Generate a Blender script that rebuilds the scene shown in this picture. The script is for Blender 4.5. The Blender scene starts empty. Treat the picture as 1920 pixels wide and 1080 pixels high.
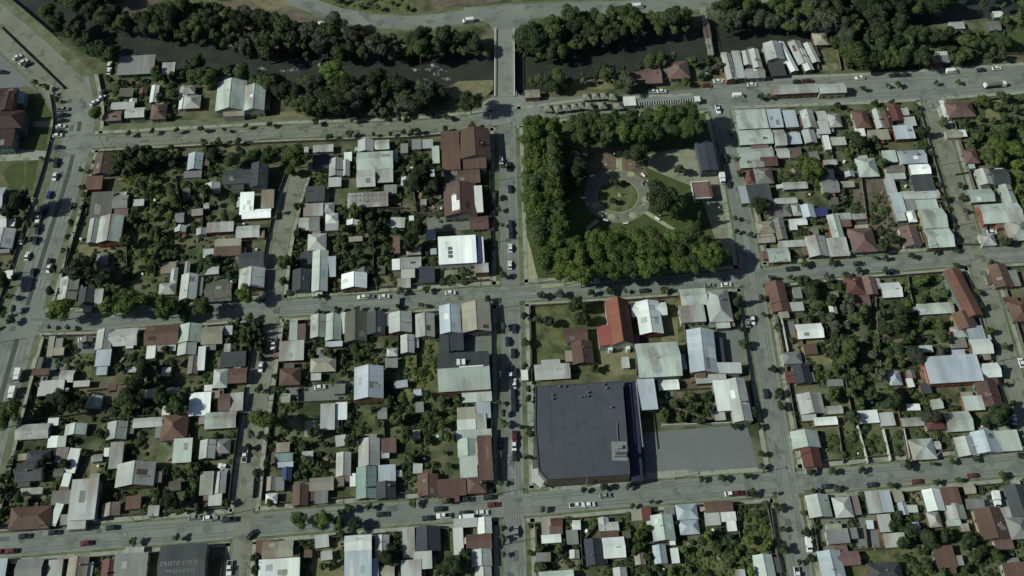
import bpy, bmesh, math, random
from mathutils import Vector, Matrix, noise
R = math.radians
random.seed(7)
scene = bpy.context.scene
# ------------------------------------------------------------------ camera, sky, sun, exposure
H, TILT, FPX = 380.0, R(32), 1968.0
cd = bpy.data.cameras.new("camera"); cam = bpy.data.objects.new("camera", cd)
scene.collection.objects.link(cam); scene.camera = cam
cam.location = (0, 0, H); cam.rotation_euler = (TILT, 0, 0)
cd.sensor_width = 36; cd.lens = 36 * FPX / 1920; cd.clip_start = 1; cd.clip_end = 9000
SUN_EL, SUN_DIR = R(37), R(12)            # shadows fall towards +x, turned 12 degrees to +y
world = bpy.data.worlds.new("World"); scene.world = world; world.use_nodes = True
nt = world.node_tree; bg = nt.nodes["Background"]
sky = nt.nodes.new("ShaderNodeTexSky"); sky.sky_type = 'NISHITA'; sky.sun_disc = False
sky.sun_elevation = SUN_EL
sd = Vector((math.cos(SUN_DIR) * math.cos(SUN_EL), math.sin(SUN_DIR) * math.cos(SUN_EL), -math.sin(SUN_EL)))
sky.sun_rotation = math.atan2(-sd.x, -sd.y)
nt.links.new(sky.outputs[0], bg.inputs[0]); bg.inputs[1].default_value = 0.06
sl = bpy.data.lights.new("sun", 'SUN'); sun = bpy.data.objects.new("sun", sl)
scene.collection.objects.link(sun); sl.energy = 4.7; sl.angle = R(0.5); sl.color = (0.975, 1.0, 0.895)
sun.rotation_euler = sd.to_track_quat('-Z', 'Y').to_euler()
scene.view_settings.view_transform = 'Standard'; scene.view_settings.look = 'None'
scene.view_settings.exposure = -0.02; scene.view_settings.gamma = 1

CT, ST = math.cos(TILT), math.sin(TILT)
def at(px, py, z=0.0):
    """ground survey: where the sight line through a picture point meets height z"""
    x, y = px - 960, 540 - py
    d = Vector((x, y * CT + FPX * ST, y * ST - FPX * CT))
    t = (z - H) / d.z
    return Vector((d.x * t, d.y * t, z))
def scl(px, py, z=0.0):
    a = at(px, py, z)
    return (at(px + 1, py, z) - a).length, (at(px, py + 1, z) - a).length
VX = Vector((1, .083)).normalized(); VY = Vector((-.0095, 1)).normalized()
ROT0 = math.atan2(VX.y, VX.x)

# ------------------------------------------------------------------ helpers
COL = scene.collection
def link(o, parent=None):
    COL.objects.link(o)
    if parent is not None: o.parent = parent
    return o
def mesh_obj(name, me, parent=None):
    return link(bpy.data.objects.new(name, me), parent)
def empty(name, loc, rz=0):
    o = bpy.data.objects.new(name, None); o.location = loc; o.rotation_euler = (0, 0, rz)
    o.empty_display_size = 1
    return link(o)
def me_from(name, V, F, mats, mi=None, smooth=False):
    me = bpy.data.meshes.new(name); me.from_pydata([tuple(v) for v in V], [], F)
    for m in mats: me.materials.append(m)
    if mi: me.polygons.foreach_set('material_index', mi)
    if smooth: me.polygons.foreach_set('use_smooth', [True] * len(F))
    me.update(); return me
class MB:
    def __init__(s): s.V = []; s.F = []; s.M = []
    def add(s, V, F, m=0):
        b = len(s.V); s.V += [Vector(v) for v in V]; s.F += [tuple(b + i for i in f) for f in F]; s.M += [m] * len(F)
    def box(s, x0, y0, z0, x1, y1, z1, m=0):
        s.add([(x0,y0,z0),(x1,y0,z0),(x1,y1,z0),(x0,y1,z0),(x0,y0,z1),(x1,y0,z1),(x1,y1,z1),(x0,y1,z1)],
              [(3,2,1,0),(4,5,6,7),(0,1,5,4),(1,2,6,5),(2,3,7,6),(3,0,4,7)], m)
    def cyl(s, x, y, z0, z1, r0, r1, n=8, m=0):
        V = [(x+r0*math.cos(2*math.pi*i/n), y+r0*math.sin(2*math.pi*i/n), z0) for i in range(n)]
        V += [(x+r1*math.cos(2*math.pi*i/n), y+r1*math.sin(2*math.pi*i/n), z1) for i in range(n)]
        F = [(i,(i+1)%n,n+(i+1)%n,n+i) for i in range(n)] + [tuple(range(n-1,-1,-1)), tuple(range(n,2*n))]
        s.add(V, F, m)
    def tube(s, a, b, r0, r1, n=6, m=0):
        a = Vector(a); b = Vector(b); q = (b-a).to_track_quat('Z','Y')
        V = [a + q @ Vector((r0*math.cos(2*math.pi*i/n), r0*math.sin(2*math.pi*i/n), 0)) for i in range(n)]
        V += [b + q @ Vector((r1*math.cos(2*math.pi*i/n), r1*math.sin(2*math.pi*i/n), 0)) for i in range(n)]
        F = [(i,(i+1)%n,n+(i+1)%n,n+i) for i in range(n)] + [tuple(range(n-1,-1,-1)), tuple(range(n,2*n))]
        s.add(V, F, m)
    def mesh(s, name, mats, smooth=False): return me_from(name, s.V, s.F, mats, s.M, smooth)
    def build(s, name, mats, parent=None, smooth=False):
        return mesh_obj(name, s.mesh(name, mats if isinstance(mats, list) else [mats], smooth), parent)

# ------------------------------------------------------------------ materials
def mat(name, col, col2=None, scale=.3, rough=.9, metal=0, detail=4, var=.0, hue=.0, coord='world', col3=None, sc3=.06, stripe=0, bump=0, streak=False, contrast=(.35,.65), spec=.3):
    m = bpy.data.materials.new(name); m.use_nodes = True; t = m.node_tree; N = t.nodes; L = t.links
    b = N['Principled BSDF']; b.inputs['Roughness'].default_value = rough; b.inputs['Metallic'].default_value = metal
    b.inputs['Specular IOR Level'].default_value = spec
    if coord == 'world': co = N.new('ShaderNodeNewGeometry').outputs['Position']
    else: co = N.new('ShaderNodeTexCoord').outputs['Object']
    out = None
    if col2 is not None:
        ns = N.new('ShaderNodeTexNoise'); ns.inputs['Scale'].default_value = scale; ns.inputs['Detail'].default_value = detail
        src = co
        if coord != 'world':
            oi = N.new('ShaderNodeObjectInfo'); ad = N.new('ShaderNodeVectorMath'); ad.operation = 'ADD'
            mu = N.new('ShaderNodeMath'); mu.operation = 'MULTIPLY'; mu.inputs[1].default_value = 200
            L.new(oi.outputs['Random'], mu.inputs[0]); L.new(co, ad.inputs[0]); L.new(mu.outputs[0], ad.inputs[1]); src = ad.outputs[0]
        if streak:
            mp = N.new('ShaderNodeMapping'); mp.inputs['Scale'].default_value = (1, .25, 1); L.new(src, mp.inputs[0]); src = mp.outputs[0]
        L.new(src, ns.inputs['Vector'])
        r = N.new('ShaderNodeMapRange'); r.inputs[1].default_value = contrast[0]; r.inputs[2].default_value = contrast[1]
        L.new(ns.outputs['Fac'], r.inputs[0])
        mx = N.new('ShaderNodeMix'); mx.data_type = 'RGBA'; mx.inputs['A'].default_value = (*col, 1); mx.inputs['B'].default_value = (*col2, 1)
        L.new(r.outputs[0], mx.inputs['Factor']); out = mx.outputs['Result']
        if col3 is not None:
            n3 = N.new('ShaderNodeTexNoise'); n3.inputs['Scale'].default_value = sc3; n3.inputs['Detail'].default_value = 5; L.new(src, n3.inputs['Vector'])
            r3 = N.new('ShaderNodeMapRange'); r3.inputs[1].default_value = .52; r3.inputs[2].default_value = .64; L.new(n3.outputs['Fac'], r3.inputs[0])
            m3 = N.new('ShaderNodeMix'); m3.data_type = 'RGBA'; L.new(r3.outputs[0], m3.inputs['Factor']); L.new(out, m3.inputs['A']); m3.inputs['B'].default_value = (*col3, 1); out = m3.outputs['Result']
        if bump:
            bp = N.new('ShaderNodeBump'); bp.inputs['Strength'].default_value = bump; bp.inputs['Distance'].default_value = .3
            L.new(ns.outputs['Fac'], bp.inputs['Height']); L.new(bp.outputs[0], b.inputs['Normal'])
    if stripe:   # standing seams between roof sheets, in the roof's own space
        sx = N.new('ShaderNodeSeparateXYZ'); tc = N.new('ShaderNodeTexCoord'); L.new(tc.outputs['UV'], sx.inputs[0])
        w = N.new('ShaderNodeMath'); w.operation = 'MULTIPLY'; w.inputs[1].default_value = stripe; L.new(sx.outputs['X'], w.inputs[0])
        fr = N.new('ShaderNodeMath'); fr.operation = 'FRACT'; L.new(w.outputs[0], fr.inputs[0])
        fl = N.new('ShaderNodeMath'); fl.operation = 'FLOOR'; L.new(w.outputs[0], fl.inputs[0])
        wn = N.new('ShaderNodeTexWhiteNoise'); wn.noise_dimensions = '1D'; L.new(fl.outputs[0], wn.inputs['W'])
        rr = N.new('ShaderNodeMapRange'); rr.inputs[3].default_value = .92; rr.inputs[4].default_value = 1.05; L.new(wn.outputs['Value'], rr.inputs[0])
        gt = N.new('ShaderNodeMath'); gt.operation = 'LESS_THAN'; gt.inputs[1].default_value = .12; L.new(fr.outputs[0], gt.inputs[0])
        sb = N.new('ShaderNodeMath'); sb.operation = 'MULTIPLY_ADD'; sb.inputs[1].default_value = -.07; L.new(gt.outputs[0], sb.inputs[0]); L.new(rr.outputs[0], sb.inputs[2])
        sc = N.new('ShaderNodeVectorMath'); sc.operation = 'SCALE'; L.new(sb.outputs[0], sc.inputs['Scale'])
        if out is not None: L.new(out, sc.inputs[0])
        else: sc.inputs[0].default_value = col
        out = sc.outputs[0]
    if var or hue:
        oi = N.new('ShaderNodeObjectInfo'); hs = N.new('ShaderNodeHueSaturation')
        mr = N.new('ShaderNodeMapRange'); mr.inputs[3].default_value = 1 - var; mr.inputs[4].default_value = 1 + var; L.new(oi.outputs['Random'], mr.inputs[0]); L.new(mr.outputs[0], hs.inputs['Value'])
        if hue:
            wn = N.new('ShaderNodeTexWhiteNoise'); wn.noise_dimensions = '1D'; L.new(oi.outputs['Random'], wn.inputs['W'])
            mh = N.new('ShaderNodeMapRange'); mh.inputs[3].default_value = .5 - hue; mh.inputs[4].default_value = .5 + hue; L.new(wn.outputs['Value'], mh.inputs[0]); L.new(mh.outputs[0], hs.inputs['Hue'])
        if out is not None: L.new(out, hs.inputs['Color'])
        else: hs.inputs['Color'].default_value = (*col, 1)
        out = hs.outputs[0]
    if out is not None: L.new(out, b.inputs['Base Color'])
    else: b.inputs['Base Color'].default_value = (*col, 1)
    return m
GRN = (.93, 1.0, .93)
def g(c, k=1.0): return tuple(min(1, c[i] * GRN[i] * k) for i in range(3))
M = {}
M['soil'] = mat('garden ground', (.042,.055,.022), (.125,.125,.070), .12, detail=9, col3=(.026,.040,.014), sc3=.07, bump=.3)
M['verge'] = mat('verge of grass and dirt', g((.085,.100,.055)), g((.145,.148,.10)), .22, detail=8, col3=(.068,.088,.038), sc3=.12)
M['road'] = mat('worn grey road', g((.148,.158,.148)), g((.19,.20,.184)), .06, detail=9, col3=g((.112,.122,.116)), sc3=.17)
M['track'] = mat('tyre darkened lane', g((.118,.126,.12)), g((.15,.158,.148)), .2, detail=9)
M['road2'] = mat('dusty side road', g((.15,.15,.12)), g((.19,.185,.155)), .09, detail=9, col3=g((.105,.11,.085)), sc3=.2)
M['kerb'] = mat('concrete kerb', g((.20,.20,.18)), g((.25,.25,.23)), .8)
M['walk'] = mat('concrete pavement', g((.23,.225,.195)), g((.28,.275,.24)), .35, detail=6, col3=g((.15,.155,.125)), sc3=.3)
M['patch'] = mat('dark tarred strip', g((.05,.056,.055)), g((.07,.075,.07)), .4)
M['paint'] = mat('worn road paint', (.21,.22,.20), (.15,.155,.145), 1.2)
M['lawn'] = mat('mown lawn', (.036,.056,.015), (.054,.076,.022), .25, detail=8)
M['weeds'] = mat('rough grass', (.058,.076,.024), (.115,.118,.055), .25, detail=9, col3=(.032,.05,.016), sc3=.2, bump=.5)
M['drygrass'] = mat('dry grass', (.12,.12,.06), (.17,.16,.09), .25, detail=8, col3=(.085,.095,.04), sc3=.15)
M['dirt'] = mat('brown bare dirt', (.085,.068,.048), (.135,.115,.085), .3, detail=9, col3=(.06,.06,.035), sc3=.1)
M['gravel'] = mat('pale gravel', g((.19,.185,.135)), g((.245,.235,.18)), .3, detail=9, col3=g((.15,.15,.11)), sc3=.1)
M['pave'] = mat('grey paved yard', g((.125,.13,.12)), g((.155,.16,.15)), .12, detail=7)
M['gravel2'] = mat('tan grey paving', g((.13,.13,.105)), g((.165,.16,.13)), .5, detail=8, col3=g((.11,.11,.09)), sc3=.3)
M['deck'] = mat('pale concrete deck', g((.165,.175,.165)), g((.20,.21,.195)), .1, detail=7, col3=g((.14,.15,.14)), sc3=.2)
M['lot'] = mat('smooth grey asphalt lot', (.115,.13,.128), (.135,.15,.145), .04, detail=5)
M['water'] = mat('river water', (.022,.027,.022), (.034,.038,.030), .12, rough=.5, bump=.25, detail=6)
M['foam'] = mat('white water', (.20,.23,.23), (.05,.06,.06), 1.5)
M['rock'] = mat('river rock', (.12,.13,.12), (.22,.23,.22), .9, coord='obj')
RC = dict(w=(.62,.68,.64), g=(.36,.395,.37), m=(.18,.195,.185), d=(.050,.060,.062), k=(.040,.047,.062), b=(.098,.064,.050), B=(.050,.030,.027), W=(.86,.93,.90),
          r=(.120,.052,.042), R=(.19,.066,.048), Q=(.15,.072,.056), t=(.38,.45,.40), u=(.36,.42,.45), s=(.27,.27,.21), e=(.17,.25,.225), n=(.035,.05,.15), p=(.145,.095,.085), o=(.10,.105,.08))
RN = dict(w='white', g='light grey', m='mid grey', d='charcoal', k='near-black', b='rusty brown', B='dark brown', W='bright white', r='red', R='red', Q='red', t='pale green', u='pale blue', s='tan', e='teal green', n='blue', p='reddish grey', o='olive grey')
def darker(c, k): return tuple(x*k for x in c)
for k_, c in RC.items():
    rust = (.14,.085,.055) if k_ in 'gbsmt' else darker(c,.55)
    M['roof_'+k_] = mat(RN[k_]+' metal roof', c, darker(c,.80), .22, rough=.5 if k_ in 'wugt' else .75, coord='obj', var=.14, hue=.012, detail=7,
                        col3=tuple(.4*a+.6*b for a,b in zip(c,rust)) if k_ not in 'wdknWB' else darker(c,.8), sc3=.11, stripe=1/1.6, streak=True)
WC = [(.42,.42,.36),(.20,.13,.08),(.30,.30,.28),(.36,.30,.20),(.13,.15,.14),(.16,.22,.22),(.26,.10,.07)]
M['walls'] = [mat('house wall paint', g(c,.8), darker(g(c,.8),.7), .8, coord='obj', var=.2) for c in WC]
M['glass'] = mat('window glass', (.02,.03,.035), rough=.15, spec=.6)
M['door'] = mat('painted door', (.10,.06,.04), var=.3, rough=.6)
M['brick'] = mat('chimney', (.12,.11,.10), (.2,.18,.16), 2)
M['fence'] = mat('weathered timber fence', (.075,.07,.055), (.13,.12,.10), .7)
M['wwall'] = mat('whitewashed wall', (.42,.43,.38), (.28,.29,.25), .6)
M['bark'] = mat('bark', (.07,.055,.04), (.11,.09,.07), 2)
M['pole'] = mat('concrete pole', (.22,.22,.20), rough=.8)
M['steel'] = mat('grey steel', (.25,.26,.26), rough=.4, metal=.6)
M['white'] = mat('white paint', (.62,.66,.62), (.5,.53,.5), .8, rough=.6)
M['yellow'] = mat('yellowish stone', g((.30,.29,.19)), g((.24,.23,.15)), .5)
def leafmat(name, a, b, c):
    m = mat(name, a, b, .55, rough=.75, col3=c, sc3=.3, var=.30, hue=.010, detail=5, spec=.15, contrast=(.38,.62))
    m.node_tree.nodes['Principled BSDF'].inputs['Subsurface Weight'].default_value = 0
    return m
M['leaf_dark'] = leafmat('dark foliage', (.019,.031,.013), (.036,.052,.022), (.025,.038,.018))
M['leaf_mid'] = leafmat('mid green foliage', (.034,.054,.018), (.056,.082,.028), (.044,.064,.021))
M['leaf_bright'] = leafmat('bright green foliage', (.050,.080,.018), (.076,.110,.028), (.042,.068,.016))
M['leaf_grey'] = leafmat('grey green foliage', (.035,.045,.030), (.060,.072,.045), (.045,.048,.032))

# ------------------------------------------------------------------ streets (picture points along each centre line, road width, corridor width)
ST_ = {
 'main': ([(945,196),(950,240),(957,550),(963,945),(967,1110)], 7.6, 15.5, 'road'),
 'avenue': ([(139,150),(152,225),(130,320),(80,480),(44,595),(12,705),(-40,900),(-90,1110)], 13.5, 23, 'road'),
 'top': ([(150,268),(330,258),(540,247),(760,240),(950,223),(1100,203),(1240,197),(1340,192)], 6.6, 13, 'road2'),
 'mid': ([(44,606),(200,602),(430,583),(505,580),(700,568),(957,551),(1180,538),(1400,521),(1620,498),(1832,481),(1930,474),(2100,462)], 7.4, 13.5, 'road'),
 'low': ([(-160,1032),(0,1023),(250,1003),(445,988),(700,966),(963,948),(1200,926),(1472,907),(1700,888),(1925,868),(2100,855)], 8.6, 14.5, 'road'),
 'second': ([(560,330),(543,380),(523,470),(512,570),(493,700),(470,850),(456,985),(444,1110)], 6.6, 11.5, 'road2'),
 'right': ([(1346,196),(1372,300),(1398,440),(1416,560),(1442,720),(1474,905),(1506,1110)], 8.2, 14.5, 'road'),
 'far': ([(1740,170),(1785,320),(1830,475),(1870,605),(1915,760),(1950,870),(2010,1100)], 7.2, 14, 'road2'),
 'riverside': ([(1340,176),(1480,171),(1620,166),(1760,158),(1925,146),(2100,132)], 17, 20, 'road'),
 'diagonal': ([(-120,-60),(0,40),(60,92),(120,150),(150,200)], 9.5, 26, 'road2'),
 'across': ([(480,-40),(560,2),(640,30),(720,42),(800,42),(880,30),(945,22),(1060,17),(1180,14),(1330,4),(1480,-14)], 9.5, 12.5, 'road'),
}
NAME = dict(main='main street', avenue='wide left avenue', top='street above the park', mid='street below the park', low='street below the supermarket',
            second='side street left of main street', right='street right of the park', far='far right street', riverside='wide riverside road', diagonal='diagonal road', across='road beyond the river')
ROADZ = {}
def poly(pts): return [at(x, y).to_2d() for x, y in pts]
def resample(P, step):
    out = [P[0].copy()]; acc = 0
    for a, b in zip(P, P[1:]):
        L_ = (b-a).length; d = step - acc
        while d <= L_: out.append(a + (b-a) * (d / L_)); d += step
        acc = (acc + L_) % step
    return out
STW = {k: resample(poly(v[0]), 2.0) for k, v in ST_.items()}
def dist_poly(p, P):
    best = 1e9
    for a, b in zip(P, P[1:]):
        ab = b-a; t = max(0, min(1, (p-a).dot(ab)/ab.length_squared)); d = (a+ab*t-p).length
        if d < best: best = d
    return best
STP = {k: poly(v[0]) for k, v in ST_.items()}
def near_street(p, skip=None):
    r = (1e9, None)
    for k, P in STP.items():
        if k == skip: continue
        d = dist_poly(p, P) - ST_[k][1]/2
        if d < r[0]: r = (d, k)
    return r
def normals(P):
    N = []
    for i in range(len(P)):
        a = P[max(0, i-1)]; b = P[min(len(P)-1, i+1)]; t = (b-a).normalized(); N.append(Vector((-t.y, t.x)))
    return N
def smooth_line(P, n=3):
    for _ in range(n):
        P = [P[0]] + [(P[i-1]+P[i]*2+P[i+1])/4 for i in range(1, len(P)-1)] + [P[-1]]
    return P
for k in STW: STW[k] = smooth_line(STW[k], 12)
def struct(o): o['kind'] = 'structure'; return o
REG = []       # every counted thing: (object, category, description, px, py, scheme, group)
def px_of(w):
    w = Vector(w); z = w.z - H
    yc = w.y*CT + z*ST; dz = w.y*ST - z*CT
    return 960 + FPX*w.x/dz, 540 - FPX*yc/dz

# river
RIVER = resample(poly([(-500,-240),(-120,-90),(60,-20),(150,25),(240,65),(330,92),(420,116),(520,126),(640,133),(750,133),(850,130),(945,130),(1010,125),(1090,108),(1160,95),(1240,80),(1310,78),(1400,65),(1500,45),(1650,22),(1800,0),(2000,-30),(2500,-100)]), 6)
RIVER = smooth_line(RIVER, 3)
def coords(a, b, fine, far):
    out = []; v = a
    while v < b: out.append(v); v += fine
    out.append(b)
    e = fine
    lo = []; v = a
    while v > -far: e *= 1.35; v -= e; lo.append(v)
    e = fine; hi = []; v = b
    while v < far: e *= 1.35; v += e; hi.append(v)
    return lo[::-1] + out + hi
def terrain():
    X = coords(-340, 340, 4, 4000); Y = coords(60, 520, 3.5, 4000); V = []; F = []
    for y in Y:
        for x in X:
            z = 0.0
            if 280 < y < 620:
                d = dist_poly(Vector((x, y)), RIVER)
                w = 10.5 + 1.5*math.sin(x*.05)
                t = max(0, min(1, (d-w)/7.0)); t = t*t*(3-2*t); z = -4.2*(1-t)
            if z > -.01: z = 0
            V.append((x, y, z))
    n = len(X)
    for j in range(len(Y)-1):
        for i in range(n-1): F.append((j*n+i, j*n+i+1, (j+1)*n+i+1, (j+1)*n+i))
    return struct(mesh_obj('ground', me_from('ground', V, F, [M['soil']], None, True)))
terrain()
def strip(name, P, l0, l1, z0, z1, m, keep=None, z_side=True):
    N = normals(P); V = []; F = []; run = []
    def flush():
        if len(run) < 2: run.clear(); return
        b = len(V)
        for i in run:
            for l in (l0, l1):
                q = P[i] + N[i]*l; V.append((q.x, q.y, z1)); V.append((q.x, q.y, z0))
        for j in range(len(run)-1):
            a = b+4*j; c = a+4
            F.append((a, c, c+2, a+2)[::1] if l1 < l0 else (a, a+2, c+2, c)[::-1] )
            F.append((a, a+1, c+1, c)); F.append((a+2, c+2, c+3, a+3))
        e = b+4*(len(run)-1); F.append((b, b+2, b+3, b+1)); F.append((e, e+1, e+3, e+2))
        run.clear()
    for i in range(len(P)):
        if keep is None or keep(P[i] + N[i]*(l0+l1)/2): run.append(i)
        else: flush()
    flush()
    if not F: return None
    return struct(mesh_obj(name, me_from(name, V, F, [m])))
zi = 0.03
for k, (pts, w, W, mm) in ST_.items():
    P = STW[k]; zi += .006
    if k == 'diagonal':
        strip('verge', P, -W/2, W/2, -.1, .025, M['verge'])
        strip('road', P, -w/2+3, w/2+3, -.1, zi, M[mm]); strip('road', P, -w/2-7, -2.6, -.1, zi+.004, M[mm]); continue
    strip('road', P, -w/2, w/2, -.2, zi, M[mm]); ROADZ[k] = zi
    if k not in ('across','second','far'):
        for q in ((-.36,-.22,.20,.34) if w > 7 else (-.25,.22)): strip('wheel_track', P, q*w-.32, q*w+.32, 0, zi+.0025, M['track'])
    if k == 'across':
        for s in (-1, 1): strip('verge', P, s*w/2, s*W/2, -.1, .028, M['verge'])
        continue
    def keep(p, k=k): return near_street(p, k)[0] > .6
    for s in (-1, 1):
        strip('kerb', P, s*(w/2), s*(w/2+.22), -.1, .15, M['kerb'], keep)
        strip('verge', P, s*(w/2+.22), s*(W/2-1.7), -.1, .12, M['verge'], keep)
        strip('pavement', P, s*(W/2-1.7), s*(W/2), -.1, .155, M['walk'], keep)
# tarred median of the avenue and other marks
strip('road_marking', STW['avenue'][10:-8], -.9, .9, 0, .125, M['patch'], lambda p: near_street(p, 'avenue')[0] > 3)
def flat(name, pts, m, z=.03):
    P = [at(x, y, z) for x, y in pts]
    return struct(mesh_obj(name, me_from(name, [p for p in P], [tuple(range(len(P)))[::-1]], [M[m] if isinstance(m, str) else m])))
def zebra(px, py, ang, w, n=8, L_=3.2):
    c = at(px, py); mb = MB()
    for i in range(n):
        x = -w/2 + (i+.25)*w/n; mb.box(x, -L_/2, .02, x+w/n*.5, L_/2, .115)
    o = mb.build('crosswalk', M['paint']); o.location = (c.x, c.y, 0); o.rotation_euler.z = ang; struct(o)
for a in [(966,972,ROT0,7.4),(963,925,ROT0,7.4),(938,950,ROT0+R(90),8),(990,946,ROT0+R(90),8),(957,530,ROT0,7.2),(957,575,ROT0,7.2),(1466,880,ROT0,7.6),(1477,932,ROT0,7.6),(948,262,ROT0,7.2)]:
    zebra(*a)
def dashes(k, off=0, i0=0, i1=None, gap=4):
    P = STW[k][i0:i1]; mb = MB()
    for i in range(0, len(P)-1, gap):
        a, b = P[i], P[i+1]; t = (b-a).normalized(); n = Vector((-t.y, t.x))*.09
        V = [(*(a+n+t*0), .117), (*(a-n), .117), (*(b-n), .117), (*(b+n), .117)]; mb.add(V, [(0,1,2,3)])
    o = mb.build('road_marking', M['paint']); struct(o)
for k in ('main','mid','low','right','riverside'): dashes(k)
def road_patches():
    rnd = random.Random(5); A = MB(); B = MB()
    for k in ('main','mid','low','right','riverside','avenue','top','far','second'):
        P = STW[k]; N = normals(P); w = ST_[k][1]
        for _ in range(int(len(P)/7)):
            i = rnd.randrange(2, len(P)-3); l = rnd.uniform(-.42, .3)*w; a = rnd.uniform(1.2, 4); b = rnd.uniform(.8, 2.4); t = (P[i+1]-P[i]).normalized(); z = .119+rnd.random()*.004
            c = P[i]+N[i]*l; q = [c, c+t*a, c+t*a+N[i]*b, c+N[i]*b]
            rnd.choice((A, B)).add([(v.x, v.y, z) for v in q], [(0,1,2,3)])
    for mb, m in ((A,'patch2'),(B,'patch3')):
        o = mb.build('road_patch', M[m]); struct(o)
M['patch2'] = mat('newer asphalt patch', g((.085,.092,.09)), g((.10,.108,.10)), .6)
M['patch3'] = mat('pale concrete patch', g((.17,.18,.165)), g((.20,.205,.19)), .6)
road_patches()
# ground patches ---------------------------------------------------------------
PATCH = '''
lawn lawn 55,185 108,182 100,222 62,228
lawn lawn 42,238 90,240 85,281 55,284 38,276
lawn lawn 4,322 24,306 45,306 46,328 40,352 14,346
lawn lawn 50,303 74,298 60,358 46,352
car_park lot -60,70 0,62 35,90 118,168 90,180 50,160 -60,200
pavement gravel 62,229 100,224 100,238 62,237
pavement walk -40,285 35,280 100,284 100,299 0,302 -40,300
dirt_verge verge 190,236 330,226 540,216 700,212 850,205 905,205 900,221 540,238 190,259
river_bank drygrass 830,168 860,152 925,150 925,168 900,190 850,185
river_bank drygrass 520,210 640,205 690,200 690,210 520,220
river_bank drygrass 1052,150 1150,148 1152,166 1052,170
bank_path pave 1004,183 1180,178 1330,164 1340,190 1100,198 1010,212
plaza walk 905,192 935,175 945,175 985,180 1012,200 1006,222 975,232 900,226
park_ground lawn 982,232 1340,196 1360,300 1395,500 1180,522 1010,532 985,470
plaza gravel 1215,290 1255,280 1305,278 1345,320 1352,350 1368,440 1378,470 1345,430 1300,350 1250,330 1215,315
plaza gravel 1300,270 1338,262 1356,330 1385,440 1395,480 1350,480 1320,380 1300,335
garden_ground dirt 1085,275 1200,275 1215,330 1200,380 1100,340
lawn lawn 1104,425 1150,412 1190,415 1210,432 1130,445
lawn lawn 1222,402 1248,398 1290,400 1300,425 1268,430
yard weeds 996,570 1130,563 1125,640 1120,700 1000,702
yard drygrass 1122,655 1192,652 1194,702 1122,706
yard drygrass 1243,590 1276,560 1284,640 1288,700 1278,700 1270,645 1240,640
yard weeds 745,640 822,628 822,735 790,760 742,735
yard drygrass 742,690 775,690 772,740 742,740
yard weeds 680,770 720,765 716,810 682,812
dirt_lot pave 522,728 664,716 662,748 522,756
yard pave 868,632 940,625 938,662 868,664
yard pave 1348,612 1388,610 1402,678 1345,684
parking_lot lot 1205,812 1400,796 1424,886 1212,898
yard dirt 1236,737 1340,732 1362,794 1240,800
yard pave 1235,735 1262,733 1265,768 1237,770
yard drygrass 1453,630 1492,625 1500,662 1464,664
yard pave 1450,605 1488,602 1492,626 1454,630
yard drygrass 1503,640 1552,628 1564,682 1512,690
yard weeds 1610,802 1650,796 1656,864 1624,868
yard weeds 1655,800 1690,797 1702,860 1668,864
yard weeds 1684,742 1776,738 1772,778 1692,785
yard drygrass 1692,700 1730,696 1732,722 1700,726
yard drygrass 1682,925 1728,920 1736,985 1688,990
field weeds 1605,1034 1750,1026 1775,1090 1590,1090
yard pave 1838,925 1890,912 1912,960 1850,968
yard weeds 1530,94 1566,95 1570,116 1532,118
yard drygrass 1531,118 1570,117 1572,131 1534,133
field lawn 1880,62 1930,60 1930,104 1882,100
dirt_lot dirt 1600,336 1655,330 1690,462 1640,465 1615,430 1600,390
field weeds 1885,285 1930,280 1930,410 1900,360
field weeds 1790,250 1850,250 1850,300 1800,315
yard weeds 240,450 312,440 315,520 240,525
yard weeds 220,330 345,310 350,420 270,440 240,400
yard gravel 825,508 918,500 922,530 825,540
yard pave 800,408 880,405 882,430 800,436
yard drygrass 172,862 208,858 206,900 165,902
yard weeds 1092,972 1118,970 1114,1008 1096,1014
yard drygrass 580,1024 646,1014 645,1090 578,1090
yard weeds 826,990 848,986 850,1036 825,1040
field weeds 1385,948 1432,944 1440,1010 1446,1050 1380,1090 1270,1090 1275,1045 1390,1010
yard drygrass 105,680 150,672 155,700 108,706
yard dirt 165,735 250,725 250,770 165,775
yard weeds 140,665 175,662 172,712 140,712
yard dirt 630,780 660,776 660,815 630,818
yard gravel 572,790 602,785 600,815 570,820
yard dirt 780,350 830,345 830,402 785,405
car_park pave 142,628 180,626 178,662 146,664
yard pave 85,668 133,666 125,712 72,716
river_bank dirt 340,10 420,2 500,6 560,18 590,44 520,40 430,20
river_bank drygrass 470,0 540,0 560,10 500,20
field weeds 590,-30 770,-30 780,20 700,28 600,8
field dirt 780,-30 940,-30 940,2 860,12 800,10
river_bank dirt 170,0 300,0 260,34 200,26
yard weeds 1390,985 1440,975 1460,1075 1400,1085
yard drygrass 140,460 220,455 215,485 140,490
yard verge 300,830 350,826 345,870 290,872
yard weeds 1270,590 1290,585 1290,640 1272,645
yard weeds 60,990 0,990 0,960 60,960
verge weeds -60,520 20,500 5,610 -60,640
yard drygrass 1030,1035 1085,1020 1090,1060 1030,1066
yard pave 1540,975 1590,972 1595,1040 1545,1040
yard pave 1600,968 1642,964 1650,1026 1602,1030
yard drygrass 1845,190 1880,186 1878,225 1850,228
yard dirt 470,840 520,832 515,870 495,880
yard walk 1210,885 1300,880 1300,893 1210,900
'''
zi = .006
for ln in PATCH.strip().splitlines():
    a = ln.split(); zi += .0011
    nm = a[0]
    flat(nm, [tuple(map(float, p.split(','))) for p in a[2:]], a[1], zi)
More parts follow.
